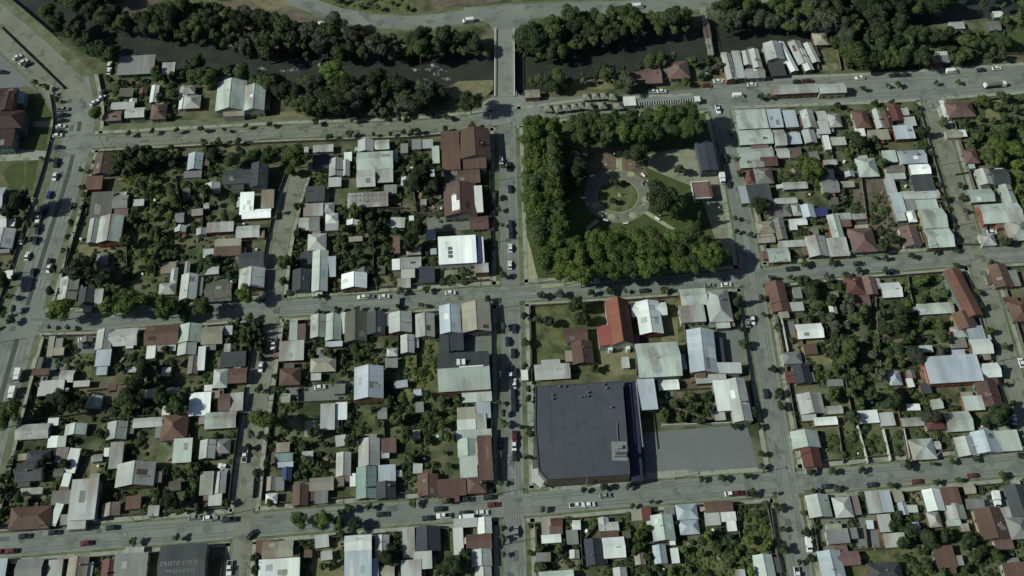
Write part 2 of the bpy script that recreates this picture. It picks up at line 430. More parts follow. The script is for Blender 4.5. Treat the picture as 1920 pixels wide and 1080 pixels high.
# plaza ring in the park
def disc(name, px, py, r0, r1, m, z):
    c = at(px, py); n = 56; V = []; F = []
    if r0 == 0:
        V = [(c.x+r1*math.cos(2*math.pi*i/n), c.y+r1*math.sin(2*math.pi*i/n), z) for i in range(n)]; F = [tuple(range(n))]
    else:
        for i in range(n):
            for r in (r0, r1): V.append((c.x+r*math.cos(2*math.pi*i/n), c.y+r*math.sin(2*math.pi*i/n), z))
        F = [(2*i, 2*i+1, (2*i+3) % (2*n), (2*i+2) % (2*n)) for i in range(n)]
    return struct(mesh_obj(name, me_from(name, V, F, [M[m]])))
disc('park_path', 1158, 367, 9.6, 15.2, 'gravel2', .11); disc('kerb', 1158, 367, 9.2, 9.6, 'yellow', .16); disc('lawn', 1158, 367, 0, 9.2, 'weeds', .13)
for px, py in [(1142,324),(1183,327),(1146,407),(1186,404),(1116,385),(1210,374)]: disc('park_path', px, py, 0, 1.7, 'yellow', .125)
for pts in [[(1155,283),(1166,283),(1167,320),(1155,320)],[(1098,427),(1118,410),(1124,415),(1102,433)],[(1206,399),(1214,395),(1268,430),(1262,434)]]: flat('park_path', pts, 'yellow', .118)
for pts in [[(978,470),(984,430),(996,470),(1010,530),(985,535)],[(1016,540),(1012,528),(1180,520),(1380,500),(1388,508)]]: flat('park_path', pts, 'yellow', .075)

# water
strip('river', RIVER, -18, 18, -2.75, -2.7, M['water'])

# ------------------------------------------------------------------ labels
def interp(pts, v, axis):
    pts = sorted(((p[axis], p[1-axis]) for p in pts)); 
    if v <= pts[0][0]: a, b = pts[0], pts[1]
    elif v >= pts[-1][0]: a, b = pts[-2], pts[-1]
    else:
        for a, b in zip(pts, pts[1:]):
            if a[0] <= v <= b[0]: break
    return a[1] + (b[1]-a[1])*(v-a[0])/(b[0]-a[0] or 1)
COLS = [[(200,0),(152,225),(130,320),(80,480),(44,595),(12,705),(-40,900),(-90,1110)], ST_['second'][0], ST_['main'][0], ST_['right'][0], ST_['far'][0]]
ROWS = [[(150,268),(540,247),(950,223),(1340,176),(1620,166),(1925,146)], ST_['mid'][0], ST_['low'][0]]
BN = {(0,0):'area beside the diagonal road',(0,1):'area left of the wide avenue',(0,2):'area left of the wide avenue',(0,3):'area left of the wide avenue',
 (1,0):'left riverbank',(2,0):'riverbank left of the bridge',(3,0):'riverbank right of the bridge',(4,0):'riverbank right of the footbridge',(5,0):'far right riverbank',
 (1,1):'second block left of park',(2,1):'block left of park',(3,1):'park block',(4,1):'block right of park',(5,1):'second block right of park',
 (1,2):'second block left of supermarket',(2,2):'block left of supermarket',(3,2):'church and supermarket block',(4,2):'block right of supermarket',(5,2):'second block right of supermarket',
 (1,3):'bottom left block',(2,3):'bottom block left of main street',(3,3):'block below supermarket',(4,3):'bottom right block',(5,3):'bottom right corner block'}
def locate(px, py):
    xs = [interp(c, py, 1) for c in COLS]; ys = [interp(r, px, 0) for r in ROWS]
    c = sum(px > x for x in xs); r = sum(py > y for y in ys)
    x0 = xs[c-1] if c else -20; x1 = xs[c] if c < 5 else 1940
    y0 = ys[r-1] if r else 0; y1 = ys[r] if r < 3 else 1090
    u = (px-x0)/max(1, x1-x0); v = (py-y0)/max(1, y1-y0)
    if r == 0: side = 'upper' if v < .5 else 'lower'
    else:
        d = {'top': v/.24, 'bottom': (1-v)/.24, 'left': u/.24, 'right': (1-u)/.24}
        side = min(d, key=d.get)
        if d[side] > 1: side = 'middle'
    return BN[(c, r)], side
ORD = ['first','second','third','fourth','fifth','sixth','seventh','eighth','ninth','tenth','eleventh','twelfth','thirteenth','fourteenth','fifteenth','sixteenth','seventeenth','eighteenth','nineteenth','twentieth'] + ['%d%s' % (i, {1:'st',2:'nd',3:'rd'}.get(i%10,'th') if i not in (11,12,13) else 'th') for i in range(21, 80)]
def reg(o, cat, desc, px, py, scheme='block', group=None, street=None):
    REG.append(dict(o=o, cat=cat, desc=desc, px=px, py=py, scheme=scheme, group=group, street=street)); return o
def tag(o, label, cat, group=None):
    o['label'] = label; o['category'] = cat
    if group: o['group'] = group
    return o
def finish_labels():
    B = {}
    for e in REG:
        if e['scheme'] == 'block': e['block'], e['side'] = locate(e['px'], e['py'])
        else: e['block'], e['side'] = NAME[e['street']], None
        B.setdefault((e['desc'], e['block']), []).append(e)
    for (desc, block), L_ in B.items():
        pre = 'in' if L_[0]['scheme'] == 'block' and 'bank' not in block else 'on'
        if L_[0]['scheme'] == 'mass':
            pass
        if len(L_) == 1: lab = [(L_[0], f"{desc} {pre} the {block}")]
        elif L_[0]['scheme'] == 'street':
            vert = L_[0]['street'] in ('main','avenue','second','right','far','diagonal')
            L_.sort(key=lambda e: e['py'] if vert else e['px'])
            lab = [(e, f"{ORD[i]} {desc} from the {'top' if vert else 'left'} on the {block}") for i, e in enumerate(L_)]
        else:
            S = {}; lab = []
            for e in L_: S.setdefault(e['side'], []).append(e)
            for side, T in S.items():
                where = f"{side} part of the {block}"
                if side in ('upper', 'lower'): where = f"{side} {block}"
                if side == 'top' or side == 'bottom': where = f"{side} edge of {block}"
                if side in ('left', 'right'): where = f"{side} edge of {block}"
                vert = side in ('left', 'right')
                T.sort(key=lambda e: e['py'] if vert else e['px'])
                if len(T) == 1: lab.append((T[0], f"{desc} on {where}"))
                else: lab += [(e, f"{ORD[i]} {desc} from {'top' if vert else 'left'} on {where}") for i, e in enumerate(T)]
        for e, s in lab:
            w = s.split()
            if len(w) > 16: s = ' '.join(x for x in w if x != 'the')
            if len(s.replace('-', ' ').split()) > 16: s = s.replace('second block', '2nd block').replace(' from left on ', ' from left, ').replace('small ', '').replace('of supermarket', 'of supermarket')
            tag(e['o'], s, e['cat'], e['group'])

# ------------------------------------------------------------------ buildings
BOXES = []     # footprints for keeping trees and fences clear
def uvroof(me):
    uv = me.uv_layers.new(name='UVMap')
    for p in me.polygons:
        n = p.normal
        ax = Vector((0,1,0)) if abs(n.x) > abs(n.y) else Vector((1,0,0))
        if n.z < .05: ax = Vector((1,0,0))
        for li in p.loop_indices:
            v = me.vertices[me.loops[li].vertex_index].co
            uv.data[li].uv = (v.dot(ax), v.z)
def roof_mesh(kind, w, d, h, rise, oh=.45, th=.14, ridge_off=0):
    """kind x/y gable by ridge direction, f monopitch, h hipped, flat; returns (roof MB, wall top outline fn)"""
    mb = MB(); X, Y = w/2+oh, d/2+oh
    def slab(top):
        n = len(top); bot = [(x, y, z-th) for x, y, z in top]
        mb.add(list(top)+bot, [tuple(range(n)), tuple(range(2*n-1, n-1, -1))] + [(i, n+i, n+(i+1) % n, (i+1) % n) for i in range(n)])
    k = rise/(w/2 if kind == 'y' else d/2); low = h + .06 - oh*k
    if kind == 'y':
        slab([(-X,-Y,low),(0,-Y,h+rise+.06),(0,Y,h+rise+.06),(-X,Y,low)]); slab([(0.001,-Y,h+rise+.06),(X,-Y,low),(X,Y,low),(0.001,Y,h+rise+.06)])
        mb.box(-.16,-Y-.02,h+rise+.03,.16,Y+.02,h+rise+.12)
    elif kind == 'x':
        slab([(-X,-Y,low),(X,-Y,low),(X,0,h+rise+.06),(-X,0,h+rise+.06)]); slab([(-X,0.001,h+rise+.06),(X,0.001,h+rise+.06),(X,Y,low),(-X,Y,low)])
        mb.box(-X-.02,-.16,h+rise+.03,X+.02,.16,h+rise+.12)
    elif kind == 'h':
        s = min(X, Y)*.92; z = h+rise+.06
        if w >= d: r0, r1 = (-X+s, 0, z), (X-s, 0, z)
        else: r0, r1 = (0, -Y+s, z), (0, Y-s, z)
        low = h-.02; c = [(-X,-Y,low),(X,-Y,low),(X,Y,low),(-X,Y,low)]
        if w >= d: fs = [[c[0],c[1],r1,r0],[c[1],c[2],r1],[c[2],c[3],r0,r1],[c[3],c[0],r0]]
        else: fs = [[c[0],c[1],r0],[c[1],c[2],r1,r0],[c[2],c[3],r1],[c[3],c[0],r0,r1]]
        for f in fs: slab(f)
    else:
        z0, z1 = (h+.03, h+.03+rise)
        slab([(-X,-Y,z0),(X,-Y,z0),(X,Y,z1),(-X,Y,z1)])
    return mb
def wall_mesh(kind, w, d, h, rise):
    mb = MB(); x, y = w/2, d/2
    if kind == 'y':
        V = [(-x,-y,0),(x,-y,0),(x,y,0),(-x,y,0),(-x,-y,h),(x,-y,h),(x,y,h),(-x,y,h),(0,-y,h+rise-.09),(0,y,h+rise-.09)]
        F = [(0,1,5,8,4),(1,2,6,5),(2,3,7,9,6),(3,0,4,7)]
    elif kind == 'x':
        V = [(-x,-y,0),(x,-y,0),(x,y,0),(-x,y,0),(-x,-y,h),(x,-y,h),(x,y,h),(-x,y,h),(-x,0,h+rise-.09),(x,0,h+rise-.09)]
        F = [(0,1,5,4),(1,2,6,9,5),(2,3,7,6),(3,0,4,8,7)]
    else:
        zt = h-.12 if kind == 'h' else h-.12; zb = h-.12 if kind == 'h' else h+rise-.12
        V = [(-x,-y,0),(x,-y,0),(x,y,0),(-x,y,0),(-x,-y,zt),(x,-y,zt),(x,y,zb),(-x,y,zb)]
        F = [(0,1,5,4),(1,2,6,5),(2,3,7,6),(3,0,4,7),(4,5,6,7)]
    mb.add(V, F); return mb
WIN = MB(); WIN.box(-.6,-.05,-.55,.6,.05,.55); WIN = WIN.mesh('window', [M['glass']])
DOOR = MB(); DOOR.box(-.5,-.05,0,.5,.05,2.0); DOOR = DOOR.mesh('door', [M['door']])
CHIM = MB(); CHIM.box(-.3,-.3,-.9,.3,.3,.9); CHIM.box(-.38,-.38,.9,.38,.38,1.0); CHIM = CHIM.mesh('chimney', [M['brick']])
FLUE = MB(); FLUE.cyl(0,0,-.5,1.0,.12,.12); FLUE.cyl(0,0,1.0,1.15,.22,.05); FLUE = FLUE.mesh('flue', [M['steel']])
def building(x0, y0, x1, y1, kind, col, rot=0, h=None, name=None, label=None, cat=None, extra=True, rise=None, desc=None, wallm=None, pitch=.36):
    cx, cy = (x0+x1)/2, (y0+y1)/2
    s = scl(cx, cy); area = (x1-x0)*s[0]*(y1-y0)*s[1]
    if h is None: h = (2.1 + .3*random.random()) if area < 45 else (2.6+.5*random.random()) if area < 260 else 4.3+.5*random.random()
    h += random.uniform(-.06, .06)
    c = at(cx, cy, h); s = scl(cx, cy, h)
    oh = .35 if area > 45 else .2
    w = max(1.6, (x1-x0)*s[0] - 2*oh); d = max(1.6, (y1-y0)*s[1] - 2*oh)
    if rise is None:
        rise = {'x': pitch*d/2, 'y': pitch*w/2, 'h': .5*min(w, d)/2, 'f': .07*d, 'flat': .05}[kind]
        rise = min(rise, 3.4)
    kk = kind if kind != 'flat' else 'f'
    small = area < 45
    if name is None: name = 'shed' if small else ('house' if area < 330 else 'hall')
    root = empty(name, (c.x, c.y, 0), ROT0 - .015 + R(rot))
    wm = M['walls'][0]
    if wallm is None: wm = random.choice(M['walls'])
    else: wm = wallm
    wall_mesh(kk, w, d, h, rise).build('wall', wm, root)
    rm = roof_mesh(kk, w, d, h, rise, oh).build('roof', M['roof_'+col], root); uvroof(rm.data)
    BOXES.append((c.x, c.y, (w+1)/2, (d+1)/2))
    if not small:
        for q in ([-.3, .3] if w < 14 else [-.38, -.13, .13, .38]):
            o = mesh_obj('window', WIN, root); o.location = (q*w, -d/2-.03, 1.45)
        o = mesh_obj('door', DOOR, root); o.location = (0, -d/2-.03, 0)
        for sx in (-1, 1):
            if d > 6: o = mesh_obj('window', WIN, root); o.location = (sx*(w/2+.03), d*.15, 1.45); o.rotation_euler.z = R(90)
        if extra and random.random() < .5 and kk in 'xyh':
            o = mesh_obj('chimney', random.choice([CHIM, FLUE, FLUE]), root)
            ox, oy = w*random.uniform(-.25,.25), d*random.uniform(-.25,.25)
            t = abs(ox)/(w/2) if kk == 'y' else abs(oy)/(d/2) if kk == 'x' else .5
            o.location = (ox, oy, h + rise*(1-t) + .3)
        if extra and area > 70 and kk in 'xyf' and random.random() < .75:
            for _ in range(random.choice((1,1,2,3))):
                rb = MB(); sx = random.choice((-1, 1))
                if kk == 'y':
                    a0 = random.uniform(.08,.5)*w/2; a1 = min(w/2+.3, a0+random.uniform(1.2, w*.28)); b0 = random.uniform(-.48,.2)*d; b1 = b0+random.uniform(.1,.3)*d
                    zf = lambda x, y: h+rise*(1-abs(x)/(w/2))+.085
                    q = [(sx*a0,b0),(sx*a1,b0),(sx*a1,b1),(sx*a0,b1)]
                elif kk == 'x':
                    a0 = random.uniform(.08,.5)*d/2; a1 = min(d/2+.3, a0+random.uniform(1.2, d*.28)); b0 = random.uniform(-.48,.2)*w; b1 = b0+random.uniform(.1,.3)*w
                    zf = lambda x, y: h+rise*(1-abs(y)/(d/2))+.085
                    q = [(b0,sx*a0),(b1,sx*a0),(b1,sx*a1),(b0,sx*a1)]
                else:
                    b0 = random.uniform(-.48,.2)*w; b1 = b0+random.uniform(.1,.28)*w; a0 = random.uniform(-.45,.1)*d; a1 = a0+random.uniform(.2,.35)*d
                    zf = lambda x, y: h+.03+rise*(y+d/2+oh)/(d+2*oh)+.025
                    q = [(b0,a0),(b1,a0),(b1,a1),(b0,a1)]
                V = [(x, y, zf(x, y)+.03*_) for x, y in q]
                rb.add(V+[(x,y,z-.05) for x,y,z in V], [(0,1,2,3),(7,6,5,4),(0,4,5,1),(1,5,6,2),(2,6,7,3),(3,7,4,0)])
                c3 = {'w':'gug','W':'w','g':'mwgbs','m':'gbod','t':'gwus','u':'gwm','b':'Bpms','r':'bp','s':'gbm','d':'mk','k':'d','p':'bgm','o':'ms','h':'g'}.get(col, 'gm')
                ro = rb.build('roof_patch', M['roof_'+random.choice(c3)], root); uvroof(ro.data)
        if extra and random.random() < .8 and area < 330:   # lean-to against one side
            sx = random.choice(['e','w','n','s','n','e']); lw = random.uniform(1.6, 3.2); hh = h*.8
            mb = MB(); rb = MB(); L2 = (d if sx in 'ew' else w)*random.uniform(.35,.75)/2
            off = random.uniform(-.2,.2)*(d if sx in 'ew' else w)
            zc, zo = hh-.1, hh-.55
            if sx in 'ew':
                q = 1 if sx == 'e' else -1; a, b = w/2+.02, w/2+lw
                V = [(q*a,off-L2,0),(q*b,off-L2,0),(q*b,off+L2,0),(q*a,off+L2,0),(q*a,off-L2,zc),(q*b,off-L2,zo),(q*b,off+L2,zo),(q*a,off+L2,zc)]
            else:
                q = 1 if sx == 'n' else -1; a, b = d/2+.02, d/2+lw
                V = [(off-L2,q*a,0),(off-L2,q*b,0),(off+L2,q*b,0),(off+L2,q*a,0),(off-L2,q*a,zc),(off-L2,q*b,zo),(off+L2,q*b,zo),(off+L2,q*a,zc)]
            mb.add(V, [(0,1,5,4),(1,2,6,5),(2,3,7,6),(3,0,4,7)])
            lt = mb.build('lean_to', wm, root)
            ctr = sum((Vector(v) for v in V[4:]), Vector())/4
            T = [ctr + (Vector(v)-ctr)*1.07 + Vector((0,0,.05)) for v in V[4:]]
            rb.add(T + [t+Vector((0,0,.09)) for t in T], [(0,1,2,3),(7,6,5,4),(0,4,5,1),(1,5,6,2),(2,6,7,3),(3,7,4,0)])
            c2 = random.choice([col, 'g', 'm', 'g', 's', 'b', 'p', 'o'])
            ro = rb.build('lean_to_roof', M['roof_'+c2], lt); uvroof(ro.data)
    if label: tag(root, label, cat or name)
    else:
        if desc is None:
            form = {'x':'gabled','y':'gabled','h':'hipped','f':'low-sloped','flat':'flat'}[kind]
            size = '' if not name == 'house' else ('small ' if area < 85 else 'long ' if max(w,d) > 2.3*min(w,d) else '')
            desc = f"{size}{RN[col]} {form} {name}" if kind != 'f' else f"{size}{RN[col]}-roofed {name}"
        reg(root, cat or name, desc, cx, cy)
    return root, w, d, h, rise

HOUSES = '''
222 106 290 139 f m
304 118 328 139 f g
282 160 297 192 y w
208 192 252 205 f g
235 202 271 220 x g
198 208 228 226 x p
283 195 312 223 h p
337 162 345 188 f g
338 160 366 176 h g
345 179 376 203 h g
336 178 350 205 y w
583 40 615 58 h w
406 152 461 207 y t h5
457 160 497 207 y t h5
1183 135 1215 150 f p
1208 127 1240 156 x p
1252 115 1292 147 h p
1357 100 1376 149 y g h4
1376 98 1392 146 f g h4
1391 96 1408 122 y g h4
1408 92 1426 127 y g h4
1392 128 1434 146 x g h3.4
1434 80 1468 112 y g h4.5
1443 119 1472 142 f d h2.6
1468 78 1484 134 y w 10
1486 77 1510 120 y g 8
1500 92 1518 132 y w 8
1514 80 1530 117 y g 8
1525 62 1552 84 h s
1733 105 1780 118 f m
1755 97 1777 107 f g
1862 21 1880 32 x w
1852 40 1875 57 x m
1780 42 1808 54 f g
1774 192 1826 219 h p
1765 190 1773 219 f w
1773 244 1802 258 x s
1798 244 1812 256 f w
1600 207 1630 240 h b
1640 206 1656 240 y g
1655 208 1672 240 y b
1668 196 1690 226 y r
1690 203 1704 216 f g
1695 220 1717 236 f g
1676 236 1714 260 f u
1604 241 1622 256 f w
1628 244 1668 262 f s
1381 207 1438 241 f t h5
1439 206 1466 239 f u h4.5
1470 208 1494 238 f u h4
1503 207 1528 240 y g h4
1531 208 1550 228 x g
1553 213 1577 238 h g
1530 228 1555 251 f g
1384 243 1448 270 x t h4.5
1450 243 1473 272 x g h4
1474 250 1502 270 f u
1506 244 1530 268 y g
1544 255 1556 280 f w
1558 258 1586 272 f g
177 288 208 326 y b
162 331 192 355 f b
170 362 212 408 f o
212 366 240 390 x m
213 391 240 406 f p
250 374 270 386 f g
184 405 229 454 y t h4.5
165 410 183 455 y g h3.5
-12 352 8 390 x u
-15 402 14 426 x w
-15 430 26 466 y g
-10 468 18 474 f m
110 520 146 562 y t
180 475 202 496 h m
190 503 207 516 f m
352 287 380 318 y u
345 321 378 333 f m
418 318 474 344 x d h4
470 305 502 350 y k h5
450 362 476 402 f W
454 392 508 409 x W
490 357 514 390 f s
388 417 438 435 f g
443 423 487 445 x g
482 433 496 446 f s
403 448 452 464 f s
401 462 452 480 f b
381 467 402 483 f g
448 473 495 501 x d
448 503 496 541 y g
338 514 370 562 y g
346 490 356 514 y g
320 502 333 530 h g
302 492 330 512 f s
298 530 330 552 h g
385 530 435 565 x o
573 350 609 378 f d
569 382 606 405 f g
606 380 627 400 h g
610 400 634 420 h w
560 408 580 432 x g
580 406 600 433 x m
577 438 612 469 h g
563 473 587 495 f d
585 470 615 546 y t
612 482 630 519 f u
548 505 582 545 y d
617 297 642 330 y g
616 333 640 350 f g
586 291 617 316 f k
606 296 616 303 f w
587 272 625 285 f g
610 415 635 432 f g
671 262 700 284 y g
702 262 730 280 x t
645 286 660 302 f w
640 300 656 330 y g
669 284 737 317 x t
669 318 704 350 x g
705 318 737 342 f t
720 347 744 363 f m
810 275 824 306 f t
751 270 765 287 f m
772 262 790 280 f m
792 262 812 278 f g
828 249 862 318 f b h5
868 298 912 316 f b h4.5
858 317 900 343 x b h4
833 318 858 346 f o
890 350 905 398 f w h5
883 405 916 430 x b
737 445 750 475 f p
762 463 790 478 h g
735 486 750 506 f w
751 482 790 503 x g
752 505 778 521 f g
786 500 815 530 f k
745 522 770 540 f g
767 405 776 417 f w
670 500 683 512 f m
890 493 916 511 x g h4
640 513 688 541 y W h4
1384 275 1450 300 x t
1386 298 1432 314 x t
1425 290 1457 311 x b
1455 278 1480 296 x g
1478 278 1503 296 f p
1396 318 1415 346 h r
1415 315 1449 344 h m
1400 347 1446 382 f d
1467 341 1514 354 x g
1540 335 1572 361 x m
1448 371 1495 382 x g
1443 384 1483 406 h m
1443 396 1468 408 f w
1484 383 1503 404 h g
1503 384 1528 408 y u
1530 390 1552 405 f n
1480 410 1513 422 x w
1480 421 1495 431 f w
1453 410 1473 449 y m
1418 415 1453 437 h s
1420 439 1453 455 x s
1460 451 1512 463 f g
1439 465 1480 491 x t
1513 443 1551 481 y g
1552 447 1590 480 f g
1555 403 1578 446 y t
1566 400 1596 412 f g
1574 412 1596 425 f p
1577 340 1602 351 f s
1607 297 1645 331 h t
1655 283 1681 304 f t
1685 282 1736 306 x u
1660 310 1696 323 x m
1706 308 1744 326 x W
1710 330 1751 358 f d
1661 325 1698 336 f g
1660 337 1680 366 f g
1672 363 1695 398 f u
1680 398 1698 414 f g
1701 395 1718 416 h w
1690 357 1762 373 x g
1694 374 1718 394 f m
1718 375 1758 392 f t
1727 391 1773 427 x t h3.8
1736 429 1786 463 x t h3.8
1690 425 1724 461 y p
1598 401 1625 411 f g
1594 428 1641 472 h p
1832 318 1860 346 y g
1860 317 1891 346 x d
1866 316 1882 325 f w
1817 355 1863 378 x t
1878 347 1902 381 y t
1838 382 1915 417 x t h3.8
1885 412 1930 450 h g
1838 438 1866 460 h g
1806 280 1834 306 h p
1858 497 1894 538 y b
1894 508 1910 536 f m
1585 519 1620 552 h r
1620 519 1643 552 y p
1605 554 1632 576 f p
1652 530 1690 557 x w
1720 568 1788 588 x t
1815 612 1846 640 f u
1782 612 1812 632 h g
1784 634 1812 652 f m
1820 636 1860 663 x w h3.6
1784 656 1810 669 f u
1736 668 1838 716 f u h5
1838 681 1875 707 x w h4
1735 690 1752 719 f w
1665 696 1690 722 h u
1726 720 1746 738 f d
1832 706 1874 762 y b
1806 743 1844 769 f t
1772 772 1822 808 x t
1735 780 1774 805 h r
1690 783 1732 799 x g
1610 770 1647 793 f w
1650 774 1677 798 f g
1893 565 1930 602 h b
1442 528 1476 584 y b
1480 567 1507 583 f g
1460 580 1479 596 f s
1493 607 1543 634 x w
1467 660 1503 682 h m
1474 697 1490 718 f r
1488 684 1520 719 y k
1497 738 1544 776 y g
1545 761 1580 776 x g
1526 782 1570 797 x w
1484 808 1536 840 y t
1503 838 1539 876 y r
1275 541 1325 572 x t h4
1274 573 1322 604 f g h4
1325 543 1370 603 h g h4
1330 603 1378 613 f m
1304 702 1362 718 f g
1340 714 1372 770 f w h4
1368 710 1404 790 y g h4.4
1340 770 1360 788 f g
1195 565 1240 626 y w h4
1183 570 1197 594 x w h3.4
1228 567 1250 591 x w h3.4
1002 682 1069 711 x g
977 694 990 713 f w
1194 642 1275 706 x t h5
1197 712 1230 768 f u h4.5
1234 712 1273 731 x w
1166 670 1180 690 f g
1057 614 1102 642 x b
1072 640 1112 682 y b
1060 658 1073 678 f s
90 632 101 668 f s
100 635 118 651 f m
100 652 120 666 f s
72 714 120 741 f g
138 714 168 725 f g
120 728 128 740 f g
180 618 210 655 y g
205 616 258 648 x g
236 645 250 653 f w
180 656 208 686 f u
181 688 201 703 f u
272 610 336 646 x b
275 645 292 672 f w
237 688 259 698 f g
30 795 92 823 x g
90 784 110 798 f w
122 795 162 816 y t
200 791 238 824 y g
250 783 305 801 x g
147 540 176 573 y d
177 543 193 574 f g
335 608 377 642 y t
333 643 368 666 y g
378 612 418 645 x s
420 611 436 628 f g
352 668 372 701 y m
371 651 385 694 f w
414 660 461 688 f d
420 645 432 662 f g
400 692 427 727 h g
427 690 463 718 x b
355 737 395 779 f W
382 733 412 747 f s
383 722 398 734 f w
410 738 433 770 x p
432 737 456 770 f g
385 772 443 803 x t
302 777 352 825 h b
543 600 558 638 f t
558 608 573 638 f p
524 640 570 676 f g
543 641 568 659 f w
582 590 613 633 y t
610 588 640 638 y t
610 640 642 650 f u
582 671 630 697 h s
583 700 602 713 f g
594 652 606 665 f m
524 690 564 722 h b
601 758 628 806 f g
629 755 651 787 f w
640 587 648 626 f w
646 584 688 640 y o
688 585 722 626 y d
729 586 772 624 y g
751 628 777 662 y g
779 588 815 632 y g
824 572 864 625 y u h4.2
825 626 842 665 f d
866 567 920 622 y s h4.5
725 653 746 668 h g
722 672 746 690 f m
664 687 719 748 y u h6
866 733 908 754 f t
908 732 922 752 f g
893 754 920 784 f u
857 764 892 786 f s
857 786 892 806 f w
893 776 912 806 f t
856 806 922 824 f t
858 823 896 856 y t
862 853 895 900 f t
896 818 923 900 f b h4
876 894 912 925 h b
820 898 874 930 f b
783 889 822 930 y b
672 822 712 874 y g
668 875 706 935 y e
709 872 742 904 f u
705 903 742 935 y d
630 848 658 893 y g
656 888 667 912 f w
713 845 730 859 f g
715 822 743 849 f p
646 1003 697 1032 x w h5
646 1033 697 1090 f u h5
703 1003 730 1050 y g
755 990 778 1046 f g
776 987 826 1034 y k
775 1034 810 1067 f g
752 1050 790 1090 f g
702 1060 740 1090 x s
850 990 869 1040 f w
850 972 895 989 f g
895 970 922 1001 y w
874 1001 922 1030 x b
884 1030 922 1062 y g
891 1063 922 1090 y g
325 823 360 867 f t
374 825 404 860 y g
402 823 432 850 h m
375 885 400 928 f t
399 885 424 925 y g
391 926 416 948 f g
518 830 543 848 f s
515 850 549 865 f e
520 866 550 876 f u
528 876 547 901 y n
500 893 517 920 y g
517 895 533 920 f m
498 925 520 944 h w
548 908 578 948 y b
580 895 626 920 x s
590 918 615 944 f m
615 893 645 912 f m
480 1012 514 1040 f b
492 1014 550 1050 x s
485 1048 562 1090 f w h4
90 818 110 839 f w
108 818 124 838 f g
105 840 128 866 f m
126 842 147 886 f w -8
117 888 132 912 f w -8
30 868 80 902 x d
50 845 94 866 h k
34 851 50 863 f s
38 915 80 927 f t
18 950 95 992 h b
97 920 138 945 f m
98 945 113 985 f w -14
113 965 130 984 f m
132 900 182 974 f g h4.5
206 830 231 878 f g
195 840 205 856 f w
218 868 290 912 y g h4
-15 1048 12 1090 f u
30 1048 80 1090 x m
90 1050 117 1085 f g
126 1045 164 1090 y s
190 1050 220 1090 y r
214 1038 276 1090 f m
1015 974 1034 1002 f s
1032 971 1055 985 x r
1030 986 1055 1002 f p
1015 1002 1052 1018 x w
1062 994 1084 1021 f m
1122 970 1142 994 y g
1124 979 1160 997 x g
1125 995 1160 1007 f b
1097 1010 1130 1060 y k
1130 1007 1172 1046 x w
1184 958 1205 976 f s
1203 950 1221 976 f r
1222 965 1264 1014 y t h4
1246 950 1265 968 f m
1225 1022 1250 1057 y u
1258 1028 1273 1056 f w
1255 1008 1266 1022 f w
1010 1070 1076 1090 x t
1150 1064 1176 1090 y g
1268 945 1308 974 h u
1273 975 1311 1002 h u
1321 940 1374 960 x b
1322 960 1350 985 f g
1345 960 1380 978 f w
1363 977 1381 996 f w
1415 1040 1452 1090 y t
1513 928 1557 970 y t
1563 932 1598 970 h g
1550 992 1592 1019 f m
1570 1000 1591 1018 f w
1537 1033 1582 1090 y u
1565 1034 1612 1060 x p
1380 1068 1398 1090 f g
1600 930 1612 965 f m
1625 922 1650 962 f g
1646 921 1672 960 f u
1647 965 1672 997 f g
1588 990 1608 1010 f m
1658 1000 1698 1026 f g
1707 823 1753 861 h t
1792 820 1832 855 y g
1824 809 1872 849 y u
1868 808 1912 845 f t
1733 918 1768 958 y w
1740 960 1764 988 h g
1766 914 1800 946 f b
1775 945 1810 974 y g
1776 974 1802 986 f t
1812 936 1846 955 f m -6
1832 953 1888 1010 y b
1890 910 1930 968 y d
1880 953 1899 996 f g
1890 970 1930 1010 h m
1752 1024 1790 1064 f b
1788 1042 1806 1060 f g
1628 1055 1692 1095 h d
1865 1012 1900 1030 f p
1882 1055 1930 1090 f b
-12 165 30 208 x B h6
-15 208 44 240 h B h7
-15 240 26 275 f B h6
4 172 26 206 y B h8
'''
for ln in HOUSES.strip().splitlines():
    a = ln.split(); kw = {}
    for e in a[6:]:
        if e[0] == 'h': kw['h'] = float(e[1:])
        else: kw['rot'] = float(e)
    building(*map(float, a[:4]), a[4], a[5], **kw)

M['navy0'] = mat('dark blue grey wall', (.06,.065,.08), (.08,.085,.10), .5)
# --- singular buildings
# brown street-corner hall
r_, w, d, h, rs = building(862,242,919,296,'y','b',h=5.5,name='hall',label='big rusty brown gabled hall on the corner where main street meets the bridge',cat='hall')
r_, w, d, h, rs = building(832,344,894,404,'y','b',h=5,name='workshop',label='brown gabled workshop with a white skylight strip beside main street',cat='workshop')
mb = MB(); k = rs/(w/2)
for (a, b, y0, y1) in [(-w*.27,-w*.03,-d*.42,-d*.12),(-w*.27,-w*.12,-d*.12,d*.08)]:
    mb.add([(a,y0,h+rs+a*k+.16),(b,y0,h+rs+b*k+.16),(b,y1,h+rs+b*k+.16),(a,y1,h+rs+a*k+.16)],[(0,1,2,3)])
mb.build('skylight', M['white'], r_)
# white store with blue strip
r_, w, d, h, rs = building(822,443,893,494,'f','W',h=5.5,name='store',label='bright white flat-roofed store with a blue strip along its main street side',cat='store',rise=.5,wallm=M['wwall'])
mb = MB(); mb.box(w/2+.5,-d/2,0,w/2+2.6,d/2-.2,5.3); mb.build('front_wing', M['roof_n'], r_)
mb = MB(); mb.box(w/2+2.62,-d/2,0,w/2+3.6,d/2-.2,5.0); mb.build('front_sign', M['white'], r_)
mb = MB()
for i in range(3): mb.box(-w*.26,-d*.3+i*2.0,5.75,-w*.17,-d*.3+i*2.0+1.4,6.25)
mb.build('skylight', M['pave'], r_)
